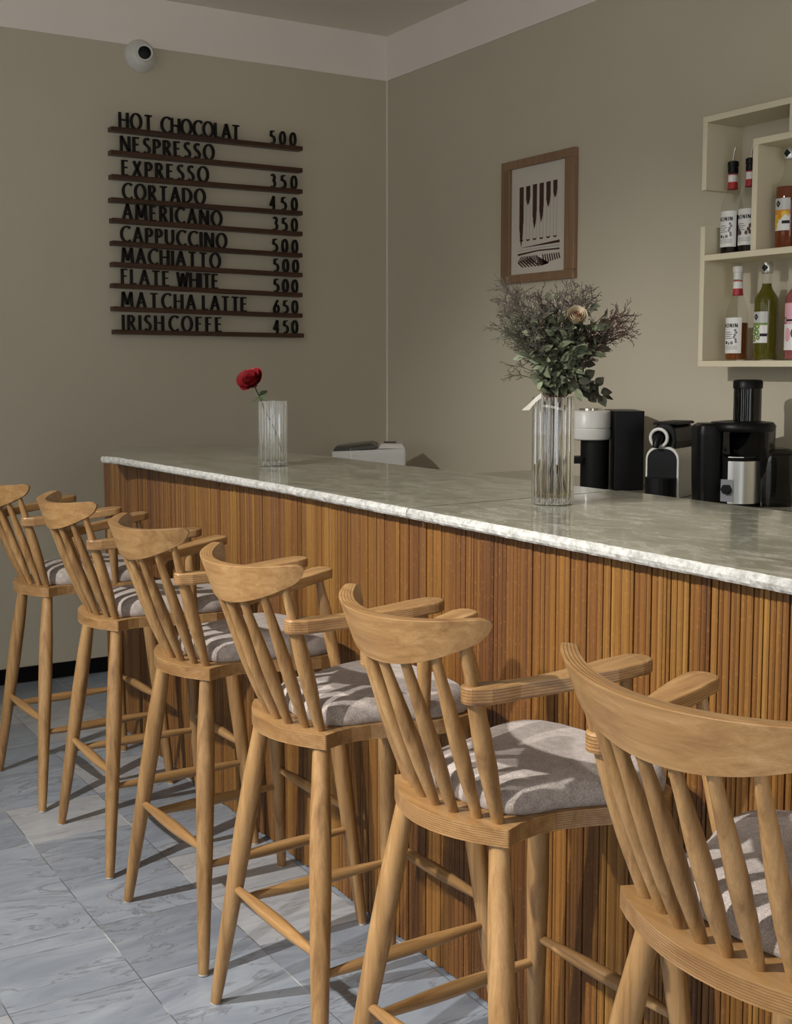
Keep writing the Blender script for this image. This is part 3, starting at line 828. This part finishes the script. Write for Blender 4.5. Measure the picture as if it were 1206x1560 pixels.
def monin(pic_, pourer):
    def f(b_, patch, poly, disc, on_, r, neck):
        m = MB(); R1 = r+.0006; R2 = r+.0011
        patch(m, -.040, .040, .026, .150, 0, R1, 16)
        word = 'MONIN'
        for ch, u in zip(word, layout(word, -.031, .025, .0135)):
            glyph(m, ch, u, .116, .0135, on_(R2), 1, body=False, thin=.09, thick=.24, sx=.80)
        for k in range(4): patch(m, -.026, .002+.006*(k % 2), .098-.007*k, .1005-.007*k, 2, R2, 6)
        if pic_ == 'flower':
            for k in range(6): disc(m, .018+.004*math.sin(k*1.7), .106-.008*k, .0045, .0045, 2, R2)
            disc(m, -.018, .063, .006, .006, 1, R2); disc(m, .006, .062, .006, .006, 2, R2); disc(m, -.006, .060, .004, .005, 2, R2)
        else:
            for u, v in ((-.026, .090), (-.020, .078), (-.012, .068), (-.024, .066), (.012, .068), (.020, .080), (.026, .070), (.026, .092), (-.028, .076)):
                disc(m, u, v, .0062, .0074, 3, R2)
        for k in range(3): patch(m, -.028, .026, .050-.005*k, .0515-.005*k, 2, R2, 6)
        m.build('label', LM('label', 'inkblack', 'inkgrey', 'brown_print'), b_)
        m = MB()
        m.lathe([(r*.49, .228), (r*.455, .240), (r*.43, .252)], seg=28, mi=1, cap0=False, cap1=False)
        m.lathe([(r*.43, .252), (r*.425, .276)], seg=28, mi=0, cap0=False, cap1=False)
        m.lathe([(r*.425, .276), (r*.42, .280)], seg=28, mi=1, cap0=False, cap1=False)
        m.build('neck_band', LM('label', 'red'), b_)
        if pourer:
            p = MB().lathe([(r*.47, .283), (r*.47, .300), (r*.40, .300), (r*.40, .304), (r*.50, .304), (r*.50, .322), (r*.34, .325)], seg=28).build('stopper', M['black'], b_)
            MB().tube([(0, 0, .322), (0, .0, .340), (.001, -.004, .362), (.002, -.006, .372)], [.0040, .0036, .0032, .0030], 12).build('spout', M['chrome'], p)
        else:
            MB().lathe([(r*.42, .283), (r*.42, .308), (r*.49, .309), (r*.49, .326), (r*.44, .329)], seg=28).build('cap', M['white'], b_)
    return f
def rioba(kind):
    def f(b_, patch, poly, disc, on_, r, neck):
        m = MB(); R1 = r+.0006; R2 = r+.0011; R3 = r+.0015
        patch(m, -.034, .026, .060, .166, 0, R1, 16)
        patch(m, -.034, .026, .128, .166, 1, R2, 16)
        poly(m, [(-.026, .148), (-.016, .160), (-.006, .148), (-.016, .136)], 2, R3)
        poly(m, [(-.019, .148), (-.016, .1515), (-.013, .148), (-.016, .1445)], 1, R3+.0003)
        if kind == 'lemon':
            patch(m, -.034, .026, .112, .128, 4, R2, 12)
            disc(m, -.022, .098, .011, .015, 3, R3); disc(m, .010, .112, .014, .012, 3, R3); disc(m, -.026, .074, .007, .012, 3, R3); disc(m, -.008, .106, .008, .010, 4, R3)
            disc(m, .012, .102, .009, .010, 0, R3+.0003)
        else:
            patch(m, -.034, .026, .120, .128, 5, R2, 12)
            for u, v, a in ((-.024, .110, .010), (-.010, .116, .010), (-.026, .090, .010), (-.012, .096, .011), (-.024, .072, .009), (-.006, .078, .008)):
                disc(m, u, v, a, a, 5, R3); disc(m, u, v, a*.35, a*.35, 0, R3+.0003)
        patch(m, .000, .026, .082, .092, 2, R3, 8)
        m.build('label', LM('label', 'whitegrey', 'inkblack', 'yellow', 'orange', 'green'), b_)
        c_ = MB().lathe([(r*.44, .296), (r*.46, .297), (r*.46, .332), (r*.42, .335)], seg=28).build('cap', M['steel'], b_)
        m = MB(); rc = r*.46+.0007
        poly(m, [(-.013, .315), (0, .328), (.013, .315), (0, .302)], 0, rc)
        m.build('cap_mark', M['inkblack'], c_)
    return f
def pinkl(b_, patch, poly, disc, on_, r, neck):
    m = MB(); R1 = r+.0006; R2 = r+.0011
    patch(m, -.034, .034, .034, .190, 0, R1, 16)
    patch(m, -.034, .034, .034, .120, 1, R2, 16)
    patch(m, -.016, .030, .130, .136, 2, R2+.0004, 10)
    for k in range(14):
        a0, a1 = 2*PI*k/14, 2*PI*(k+1)/14
        poly(m, [(-.024+.009*math.cos(a0), .133+.012*math.sin(a0)), (-.024+.009*math.cos(a1), .133+.012*math.sin(a1)), (-.024+.006*math.cos(a1), .133+.008*math.sin(a1)), (-.024+.006*math.cos(a0), .133+.008*math.sin(a0))], 2, R2+.0004)
    disc(m, -.010, .085, .012, .024, 0, R2+.0004); disc(m, .012, .090, .010, .016, 3, R2+.0004)
    m.build('label', LM('pink', 'label', 'inkblack', 'brown_print'), b_)
    MB().lathe([(r*.42, .270), (r*.46, .271), (r*.46, .302), (r*.42, .304)], seg=28).build('cap', M['black'], b_)
bottle('clear long-necked syrup bottle with metal pourer spout, upper shelf, nearest the open shelf side', 3.104, 1.8405, 'tall', 'liq_dark', .136, monin('flower', True))
bottle('clear long-necked pourer bottle with coffee bean label, half behind the inner box', 3.022, 1.8405, 'tall', 'liq_dark', .136, monin('bean', True))
bottle('orange brown syrup bottle with lemon label and silver cap in the inner box', 2.856, 1.8405, 'straight', 'liq_rust', .205, rioba('lemon'), r=.0415, face=-14)
bottle('clear syrup bottle with white cap and amber syrup on the lower shelf', 3.068, 1.4695, 'tall', 'liq_amber', .132, monin('flower', False))
bottle('green syrup bottle with kiwi label and silver cap on the lower shelf', 2.938, 1.4695, 'straight', 'liq_green', .262, rioba('kiwi'), r=.0415, face=-14)
bottle('pink syrup bottle with black cap at the edge of the lower shelf', 2.805, 1.4695, 'straight', 'liq_pink', .235, pinkl, r=.039)

# ------------------------------------------------------------------ white bin with smoked lid in the corner
bn = thing('storage_bin', 'white plastic bin with smoked grey lid in the corner behind the counter', 'bin', (3.0, 5.12, .745), math.radians(-32))
hh = .315
out = [(-.19, -.06), (-.10, -.125), (.17, -.125), (.17, .15), (-.10, .15), (-.19, .09)]
sl = lambda x: hh+min(0, (x-.03))*.09
m = MB(); m.rings([[(x*.9, y*.9, 0) for x, y in out], [(x, y, sl(x)-.02) for x, y in out], [(x, y, sl(x)) for x, y in out]], smooth=False)
m.build('body', M['white'], bn, bevel=.012, bseg=3)
top_ = [(-.185, -.05), (-.10, -.115), (.02, -.112), (.03, .13), (-.10, .14), (-.185, .085)]
MB().rings([[(x, y, sl(x)+.0005) for x, y in top_], [(x*.97, y*.97, sl(x)+.014) for x, y in top_], [(x*.8-.02, y*.75, sl(x)+.024) for x, y in top_]], smooth=False).build('lid', M['lidgrey'], bn, bevel=.003)
MB().rings([[(x, y, hh-.001) for x, y in ((.035, -.12), (.165, -.12), (.165, .145), (.035, .145))], [(x, y, hh+.02) for x, y in ((.05, -.10), (.15, -.10), (.155, .12), (.045, .12))]], smooth=False).build('lid_back', M['white'], bn, bevel=.006)
MB().box((.06, -.02, hh+.0195), (.12, .06, hh+.0225)).build('display', M['black'], bn)

# ------------------------------------------------------------------ coffee machines and juicer on the back counter
RZc = math.radians(-YAW)
c1 = thing('coffee_machine', 'black coffee machine with round white head behind the flower vase', 'coffee machine', (3.128, 3.54, BC), RZc)
MB().prism(rrect(.0, -.09, .112, .14, .006), .0, .298).build('water_tank', M['black'], c1, bevel=.004)
MB().lathe([(.052, 0), (.054, .01), (.054, .190), (.057, .192)], (-.058, .0, 0), 36).build('column', M['black_matte'], c1)
MB().lathe([(.062, .186), (.074, .190), (.077, .198), (.077, .228)], (-.075, 0, 0), 48).build('head_base', M['white'], c1)
MB().lathe([(.074, .228), (.074, .233), (.077, .234), (.077, .292), (.073, .297), (.064, .299)], (-.075, 0, 0), 48).build('head', M['white'], c1)
MB().lathe([(.045, .299), (.044, .306), (.036, .308)], (-.075, 0, 0), 40).build('head_button', M['chrome'], c1)
MB().prism(rrect(-.175, -.045, -.09, .045, .03), .098, .122).build('cup_support', M['black_matte'], c1, bevel=.003)

c2 = thing('coffee_machine', 'small black and white capsule machine with white ring, next to the juicer', 'coffee machine', (3.135, 3.222, BC), RZc-math.radians(33))
def arch(w, h, r, n=8):
    return [(-w, 0), (w, 0)]+[(w-r+r*math.cos(a*PI/2/n), h-r+r*math.sin(a*PI/2/n)) for a in range(n+1)]+[(-w+r-r*math.sin(a*PI/2/n), h-r+r*math.cos(a*PI/2/n)) for a in range(n+1)]
def extr(m, poly_, y0, y1, mi=0):
    n = len(poly_); vs = [(x, y0, z) for x, z in poly_]+[(x, y1, z) for x, z in poly_]
    m.add(vs, [((i+1) % n, i, n+i, n+(i+1) % n) for i in range(n)]+[tuple(range(n)), tuple(reversed(range(n, 2*n)))], mi)
m = MB(); extr(m, arch(.062, .182, .045), -.085, .115); m.build('shell', M['white'], c2, bevel=.003)
m = MB(); extr(m, arch(.054, .174, .040), -.087, -.080); m.build('front_panel', M['black'], c2)
m = MB(); extr(m, [(-.042, .170), (.042, .170), (.046, .20), (.040, .245), (.02, .262), (-.02, .262), (-.040, .245), (-.046, .20)], -.075, .125); m.build('head', M['black'], c2, bevel=.006)
MB().tube([(-.010+.031*math.cos(2*PI*k/28), -.094, .213+.031*math.sin(2*PI*k/28)) for k in range(29)], .0062, 12, cap=False).build('ring', M['white'], c2)
MB().tube([(-.010, -.070, .213), (-.010, -.10, .211), (-.012, -.112, .196), (-.014, -.116, .178)], [.020, .018, .014, .010], 16).build('spout', M['black'], c2)
m = MB(); dt = [(-.052, -.085)]+[(-.055*math.cos(k*PI/12), -.085-.070*math.sin(k*PI/12)) for k in range(13)]+[(.052, -.085)]
m.prism(list(reversed([(x, y) for x, y in dt])), .0, .074); m.build('drip_tray', M['black_matte'], c2, bevel=.005)
m = MB(); extr(m, [(-.046, .258), (.046, .258), (.040, .268), (-.040, .268)], -.070, .120); m.build('lever', M['black_matte'], c2, bevel=.004)

j = thing('juicer', 'black and steel juice extractor with tall feed tube under the bottle shelf', 'juicer', (3.123, 2.871, BC), RZc)
m = MB(); pb = rrect(-.163, -.055, -.075, .075, .03)
m.rings([[(-.11+(x+.11)*k, y*k, z) for x, y in pb] for k, z in ((.86, .004), (.90, .012), (.96, .10), (1.0, .235), (1.0, .252), (.93, .268), (.7, .276))], smooth=True)
m.build('pulp_bin', M['black'], j)
MB().lathe([(.068, 0), (.072, .006), (.072, .150), (.080, .165)], (-.020, .0, 0), 40).build('motor_base', M['black_matte'], j)
# steel cladding round the front of the motor base
m = MB(); vs = []; n = 16
for k in range(n+1):
    a = math.radians(232+k*(338-232)/n)
    vs += [(-.020+.0735*math.cos(a), .0735*math.sin(a), .012), (-.020+.0735*math.cos(a), .0735*math.sin(a), .168)]
m.add(vs, [(2*k, 2*k+2, 2*k+3, 2*k+1) for k in range(n)], 0, True); m.build('steel_panel', M['steel'], j)
kn = MB().prism([(.017*math.cos(PI/3*k), .017*math.sin(PI/3*k)) for k in range(6)], 0, .016).build('speed_knob', M['black'], j, loc=(-.066, -.058, .060), rot=(PI/2, 0, -.70), bevel=.002)
m = MB(); m.add([(-.022, 0, -.040), (.022, 0, -.040), (.022, 0, .034), (-.022, 0, .034)], [(0, 1, 2, 3)]); m.build('dial_plate', M['inkgrey'], j, loc=(-.0675, -.0567, .058), rot=(0, 0, -.70))
MB().lathe([(.078, .160), (.084, .170), (.086, .262), (.088, .268)], (.018, .0, 0), 44, cap0=False, cap1=False).build('filter_bowl', M['smoke_dark'], j)
MB().lathe([(.060, .165), (.064, .235), (.060, .250)], (.018, 0, 0), 36).build('filter_basket', M['black_matte'], j)
MB().lathe([(.104, .250), (.107, .256), (.107, .272), (.100, .280), (.060, .284)], (-.006, 0, 0), 48).build('lid', M['black'], j)
MB().lathe([(.0455, .278), (.0455, .395)], (.010, 0, 0), 40, cap0=False, cap1=False).build('feed_tube', M['smoke_dark'], j)
MB().lathe([(.040, .285), (.041, .390), (.048, .392), (.0485, .414), (.044, .420), (.030, .422)], (.010, 0, 0), 40).build('pusher', M['black'], j)
m = MB(); js = rrect(.032, -.065, .160, .060, .03)
m.rings([[(.096+(x-.096)*k, y*k, z) for x, y in js] for k, z in ((.93, .0), (.95, .006), (1.0, .172))], smooth=True, cap1=False)
jug = m.build('jug', M['smoke'], j)
m.__init__(); m.rings([[(.096+(x-.096)*k, y*k, z) for x, y in js] for k, z in ((1.0, .172), (1.03, .176), (.98, .186), (.80, .192))], smooth=True); m.build('jug_lid', M['smoke'], j)
MB().tube([(.120, .058, .150), (.130, .082, .145), (.134, .088, .09), (.130, .080, .035), (.120, .054, .028)], [.008]*5, 10).build('jug_handle', M['black_matte'], j)

# ------------------------------------------------------------------ vases and flowers
RT = Vector((math.cos(math.radians(YAW)), -math.sin(math.radians(YAW)), 0)); DP = Vector((math.sin(math.radians(YAW)), math.cos(math.radians(YAW)), 0))
def vase(label, loc, r, h, lobes, amp, sq, water, wm):
    v = thing('glass_vase', label, 'vase', loc, RZc)
    SEG = lobes*10
    def rf_(k, s):
        def f(a):
            c_, s_ = abs(math.cos(a)), abs(math.sin(a))
            return (1-s)+s*1.0/max((c_**3+s_**3)**(1/3), 1e-6)*1.0 + k*math.cos(lobes*a)
        return f
    ro, ri = rf_(amp, sq), rf_(amp*.25, sq)
    m = MB(); t_ = .0042
    m.lathe([(r*.97, 0), (r, .003), (r, h-.002), (r-.001, h)], seg=SEG, rf=ro, cap1=False)
    # inner wall, floor and rim share one closed skin
    n = SEG
    outer_top = [(( r-.001)*ro(2*PI*i/n)*math.cos(2*PI*i/n), (r-.001)*ro(2*PI*i/n)*math.sin(2*PI*i/n), h) for i in range(n)]
    rings = [outer_top]
    for rad, z in ((r-t_, h), (r-t_, .024), (r-t_-.006, .019)):
        rings.append([(rad*ri(2*PI*i/n)*math.cos(2*PI*i/n), rad*ri(2*PI*i/n)*math.sin(2*PI*i/n), z) for i in range(n)])
    m.rings(rings, 0, True, False, True)
    m.build('glass_wall', M['glass'], v)
    MB().lathe([(r*.90, .0015), (r*.955, .004), (r*.955, .016), (r*.90, .0185)], seg=SEG, rf=ro).build('glass_foot', M['crystal'], v)
    rods = MB()                   # the solid ribs that run up the outside
    for k in range(lobes):
        a = 2*PI*(k+.5)/lobes; q = r*ro(a)*.985
        rods.tube([(q*math.cos(a), q*math.sin(a), .002), (q*math.cos(a), q*math.sin(a), h-.001)], r*PI/lobes*.36, 12)
    rods.build('glass_ribs', M['crystal'], v)
    w_ = r-t_+.0004
    MB().lathe([(w_-.008, .0195), (w_, .0245), (w_, water)], seg=SEG, rf=ri).build('water', M[wm], v)
    return v
VC = Vector((1.878, 2.332, TOP)); VH = .262
vase('fluted clear glass vase full of stems, holding the dried bouquet', VC+Vector((0, 0, .0005)), .0500, VH, 18, .045, .12, .168, 'water')
FC = Vector((1.805, 3.742, TOP)); FH = .218
vase('fluted clear glass vase holding one red rose', FC+Vector((0, 0, .0005)), .0485, FH, 14, .045, .0, .105, 'clear_water')

# the dried bouquet
bq = thing('dried_bouquet', 'bouquet of dried greenery and wispy sprigs with one cream rose in the glass vase', 'flowers', VC+Vector((0, 0, VH)), RZc)
# local axes: x across, y away from the bar's guests, z up
def leaf_shape(m, p, d, nrm, L, w, curl=.25, mi=0):
    d = d.normalized(); s = d.cross(nrm)
    if s.length < 1e-4: s = d.cross(Vector((1, 0, 0)))
    s.normalize(); n = s.cross(d).normalized()
    prof = [(0, .08), (.2, .75), (.45, 1.0), (.7, .72), (.9, .28), (1, 0.02)]
    vs = []
    for f, ww in prof:
        c_ = p+d*(L*f)-n*(curl*L*f*f)
        vs += [c_+s*(w*ww)+n*(w*.35*ww), c_, c_-s*(w*ww)+n*(w*.35*ww)]
    fs = []
    for k in range(len(prof)-1):
        fs += [(3*k, 3*k+1, 3*k+4, 3*k+3), (3*k+1, 3*k+2, 3*k+5, 3*k+4)]
    m.add(vs, fs, mi, True)
def bez(p0, p1, p2, n=8):
    return [p0*(1-t)**2+p1*2*t*(1-t)+p2*t*t for t in [k/n for k in range(n+1)]]
def rv(a=1.0): return Vector((random.uniform(-a, a), random.uniform(-a, a), random.uniform(-a, a)))
random.seed(21)
def root_pt(): return Vector((random.uniform(-.022, .022), random.uniform(-.022, .022), -.02))
def leaf_spray(tip, n, L, w, mats, spread=.030, start=.25):
    tip = Vector(tip); p0 = root_pt(); mid = p0*.4+tip*.35+Vector((0, 0, .055))
    path = bez(p0, mid, tip, 12); m = MB()
    m.tube(path, [.0020-.0011*k/12 for k in range(13)], 6, mi=len(mats)-1)
    for k in range(n):
        f = start+(1-start)*(k+random.random())/n; q = min(int(f*12), 11); pp = path[q].lerp(path[q+1], f*12-q)
        d = (path[q+1]-path[q]).normalized()
        out_ = (rv()+Vector((0, -.25, 0))); out_ -= d*out_.dot(d)*.6
        dirv = (d*.6+out_.normalized()*.9)
        sc_ = random.uniform(.7, 1.25)
        leaf_shape(m, pp+out_.normalized()*random.uniform(0, spread*.35), dirv, rv()+Vector((0, -1, .6)), L*sc_, w*sc_, random.uniform(.0, .55), random.randrange(len(mats)-1))
    return m.build('leaf_spray', [M[x_] for x_ in mats], bq)
def wisp_spray(tip, n, L, mat, rad=.0008, bend=.5):
    n = int(n*1.5); rad *= .8
    tip = Vector(tip); p0 = root_pt(); mid = p0*.45+tip*.30+Vector((0, 0, .06))
    path = bez(p0, mid, tip, 14); m = MB()
    m.tube(path, [.0016-.0009*k/14 for k in range(15)], 6)
    for k in range(n):
        f = .42+.58*random.random()**.75; q = min(int(f*14), 13); pp = path[q].lerp(path[q+1], f*14-q); d = (path[q+1]-path[q]).normalized()
        o_ = rv(); dirv = (d*.75+o_.normalized()*.8).normalized(); l_ = L*random.uniform(.5, 1.3)
        e_ = pp+dirv*l_; c_ = (pp+e_)/2+rv()*l_*bend*.5
        pts = bez(pp, c_, e_, 5); m.tube(pts, [rad]*5+[rad*.5], 4)
        for z_ in range(3):
            s_ = pts[2+z_]; e2 = s_+(dirv+rv()*.9).normalized()*l_*.35
            m.tube(bez(s_, (s_+e2)/2+rv()*l_*.15, e2, 3), [rad*.8, rad*.8, rad*.9, rad*1.3], 4)
    return m.build('wispy_sprig', M[mat], bq)
G = ['leaf', 'leaf_dark', 'leaf_pale', 'stem']
D = ['leaf_dark', 'leaf', 'leaf_dark', 'stem']
for tip, n in [(( random.uniform(-.075, .115), random.uniform(-.055, .04), random.uniform(.07, .20)), 15) for _ in range(24)]+[((random.uniform(-.06, .07), random.uniform(-.06, .03), random.uniform(.025, .075)), 12) for _ in range(12)]+list((((-.040, -.02, .115), 16), ((.000, -.045, .125), 18), ((.040, -.03, .135), 16), ((-.015, .02, .17), 16), ((.060, -.02, .185), 16), ((.085, .01, .205), 16),
               ((.022, -.050, .085), 14), ((.075, -.03, .120), 14), ((.105, .0, .150), 14), ((-.055, -.03, .150), 14), ((.045, .03, .215), 14), ((.095, .02, .225), 12),
               ((-.030, -.055, .070), 12), ((.050, -.055, .065), 12), ((.0, .05, .20), 14), ((-.02, -.03, .205), 12), ((.115, -.02, .195), 12))):
    leaf_spray(tip, n, .028, .0088, G, start=.22)
for tip, n in (((.015, -.03, .155), 12), ((.065, -.045, .150), 12), ((.100, -.02, .110), 12), ((-.065, .01, .12), 12), ((-.01, .0, .225), 8), ((.03, -.02, .10), 12)):
    leaf_spray(tip, n, .026, .0080, D, start=.35)
leaf_spray((-.068, -.02, .098), 5, .036, .008, ['leaf_pale', 'leaf_pale', 'stem'], start=.75)
# the drooping dark leaf at the rim
for tip, n in (((.088, -.035, .035), 16), ((.118, -.03, -.004), 18), ((.105, -.02, .018), 12)):
    leaf_spray(tip, n, .024, .011, ['leaf_dark', 'leaf_dark', 'stem'], start=.55)
for tip in ((-.128, .0, .275), (-.110, .02, .262), (-.095, -.02, .255), (-.120, .03, .235), (-.135, -.01, .215), (-.100, .0, .225)):
    wisp_spray(tip, 26, .034, 'wisp')
for tip in ((-.118, -.02, .180), (-.105, .02, .155), (-.090, -.03, .190), (-.080, .02, .210), (-.132, .0, .165), (-.085, -.01, .130)):
    wisp_spray(tip, 22, .034, 'wisp_green')
for tip in ((-.060, -.03, .215), (-.045, -.04, .190), (-.020, -.03, .215), (-.060, -.04, .160), (-.035, .0, .235), (-.045, -.05, .130)):
    wisp_spray(tip, 28, .036, 'wisp', rad=.0010, bend=.9)
for tip in ((.030, .0, .262), (.055, .02, .268), (.080, .0, .255), (.010, .03, .25), (.060, -.02, .25), (.095, .02, .24)):
    wisp_spray(tip, 22, .032, 'wisp', rad=.0009)
for tip in ((.150, -.01, .205), (.165, .0, .180), (.150, -.02, .160), (.175, .01, .200), (.145, .01, .185), (.170, -.01, .150), (.185, .0, .165)):
    wisp_spray(tip, 20, .034, 'wisp_red', rad=.0009)
wisp_spray((-.120, -.01, .050), 9, .022, 'wisp_green')
wisp_spray((-.112, .01, .075), 7, .022, 'wisp_green')
# stems standing in the water
for k in range(24):
    a = 2*PI*k/24+random.random()*.2; r0 = random.uniform(.004, .024); r1 = random.uniform(.012, .036)
    MB().tube([(r1*math.cos(a+1.5), r1*math.sin(a+1.5), -VH+.026), (r0*math.cos(a+.6)*.7, r0*math.sin(a+.6)*.7, -.12), (r0*math.cos(a), r0*math.sin(a), .02)], [random.uniform(.0018, .0032)]*3, 6).build('stem', M['stem'], bq)
# the cream rose
def petal(m, c, ang, tilt, r, w, h, mi=0, cup=.5, open_=.0):
    vs = []; nu, nv = 8, 6
    for i in range(nu+1):
        u = -1+2*i/nu
        for k in range(nv+1):
            t_ = k/nv; ww = w*(math.sin(min(1, t_*1.05)*PI*.60)**.7)*(1-.15*t_)
            a = u*ww/max(r, .004)
            rad = r*(.35+.65*math.sin(t_*PI/2))+open_*t_**2.2*h
            z = h*t_-(.12*h*u*u*t_)
            p_ = Vector((rad*math.cos(a), rad*math.sin(a), z)); vs.append(p_)
    R_ = Matrix.Rotation(ang, 3, 'Z')
    vs = [R_ @ p_ for p_ in vs]
    vs = [c+tilt @ p_ for p_ in vs]
    m.add(vs, [(i*(nv+1)+k, (i+1)*(nv+1)+k, (i+1)*(nv+1)+k+1, i*(nv+1)+k+1) for i in range(nu) for k in range(nv)], mi, True)
cr = Vector((.0425, -.060, .185)); tl = Vector((0, 0, 1)).rotation_difference(Vector((.05, -.80, .50)).normalized()).to_matrix()
m = MB()
for ring, (rr_, hh_, op_, npet) in enumerate(((.004, .034, .0, 3), (.008, .035, .0, 4), (.012, .035, .03, 5), (.015, .034, .10, 5), (.018, .032, .20, 5))):
    for k in range(npet): petal(m, cr-tl @ Vector((0, 0, .012)), 2*PI*k/npet+ring*.7, tl, rr_, .016+.002*ring, hh_, 1 if ring < 2 else 0, open_=op_)
rb = m.build('rose_bloom', [M['cream_rose'], M['cream_core']], bq)
MB().tube(bez(Vector((.005, -.01, 0)), Vector((.02, -.03, .10)), cr, 8), .0022, 8).build('rose_stem', M['rosestem'], bq)
# white ribbon tied round the stems
m = MB(); pts = [Vector((.030*math.cos(a), .030*math.sin(a), -.026+.004*math.sin(2*a))) for a in [2*PI*k/24 for k in range(25)]]
m.add([p_+Vector((0, 0, dz)) for p_ in pts for dz in (-.003, .003)], [(2*k, 2*k+2, 2*k+3, 2*k+1) for k in range(24)], 0, True)
tailp = [Vector((-.022, -.030, -.008)), Vector((-.035, -.036, .003)), Vector((-.048, -.030, -.008)), Vector((-.062, -.026, -.024)), Vector((-.078, -.024, -.032))]
wd = [.004, .006, .006, .008, .001]
m.add([p_+Vector((.1*w_, 0, s_*w_)) for p_, w_ in zip(tailp, wd) for s_ in (-1, 1)], [(2*k, 2*k+2, 2*k+3, 2*k+1) for k in range(4)], 0, True)
m.build('ribbon', M['ribbon'], bq)

# the red rose
rr0 = thing('red_rose', 'single red rose leaning out of the far glass vase', 'flower', FC+Vector((0, 0, FH)), RZc)
hd = Vector((-.066, -.015, .066))
st = [Vector((.036, .012, -FH+.026)), Vector((.026, .008, -.16)), Vector((.004, .0, -.088)), Vector((-.026, -.006, -.030)), Vector((-.0385, -.008, .004)), Vector((-.046, -.010, .022)), hd-Vector((-.010, 0, .020))]
sm = []
for k in range(len(st)-1): sm += [st[k].lerp(st[k+1], f) for f in (0, .5)]
sm.append(st[-1])
MB().tube(sm, .0021, 8).build('stem', M['rosestem'], rr0)
tl = Vector((0, 0, 1)).rotation_difference(Vector((-.42, -.62, .62)).normalized()).to_matrix()
m = MB(); base_ = hd-tl @ Vector((0, 0, .022))
for ring, (r_, h_, op_, npet, w_) in enumerate(((.006, .046, .0, 3, .020), (.012, .048, .0, 4, .022), (.018, .048, .08, 5, .026), (.024, .046, .22, 5, .028), (.027, .036, .55, 4, .026))):
    for k in range(npet): petal(m, base_, 2*PI*k/npet+ring*.8+random.uniform(-.2, .2), tl, r_*random.uniform(.9, 1.15), w_*random.uniform(.85, 1.1), h_*random.uniform(.82, 1.12), open_=op_+random.uniform(0, .18)*(ring > 1))
m.build('bloom', M['rose'], rr0)
m = MB()
for k in range(5): leaf_shape(m, base_+tl @ Vector((.004*math.cos(k*1.26), .004*math.sin(k*1.26), 0)), tl @ Vector((.9*math.cos(k*1.26), .9*math.sin(k*1.26), .6)), tl @ Vector((0, 0, 1)), .022, .004, -.1)
m.lathe([(.002, -.006), (.006, -.002), (.007, .004)], tuple(base_), 10)
m.build('sepal', M['roseleaf'], rr0)
for d_, n_, L_, w_ in ((Vector((.75, -.1, .70)), Vector((-.3, -1, .3)), .034, .012), (Vector((-.80, -.2, -.55)), Vector((0, -.5, 1)), .036, .005), (Vector((.5, -.3, -.2)), Vector((0, -1, .4)), .022, .008)):
    m = MB(); leaf_shape(m, Vector((-.042, -.009, .014)), d_, n_, L_, w_, .2); m.build('leaf', M['roseleaf'], rr0)
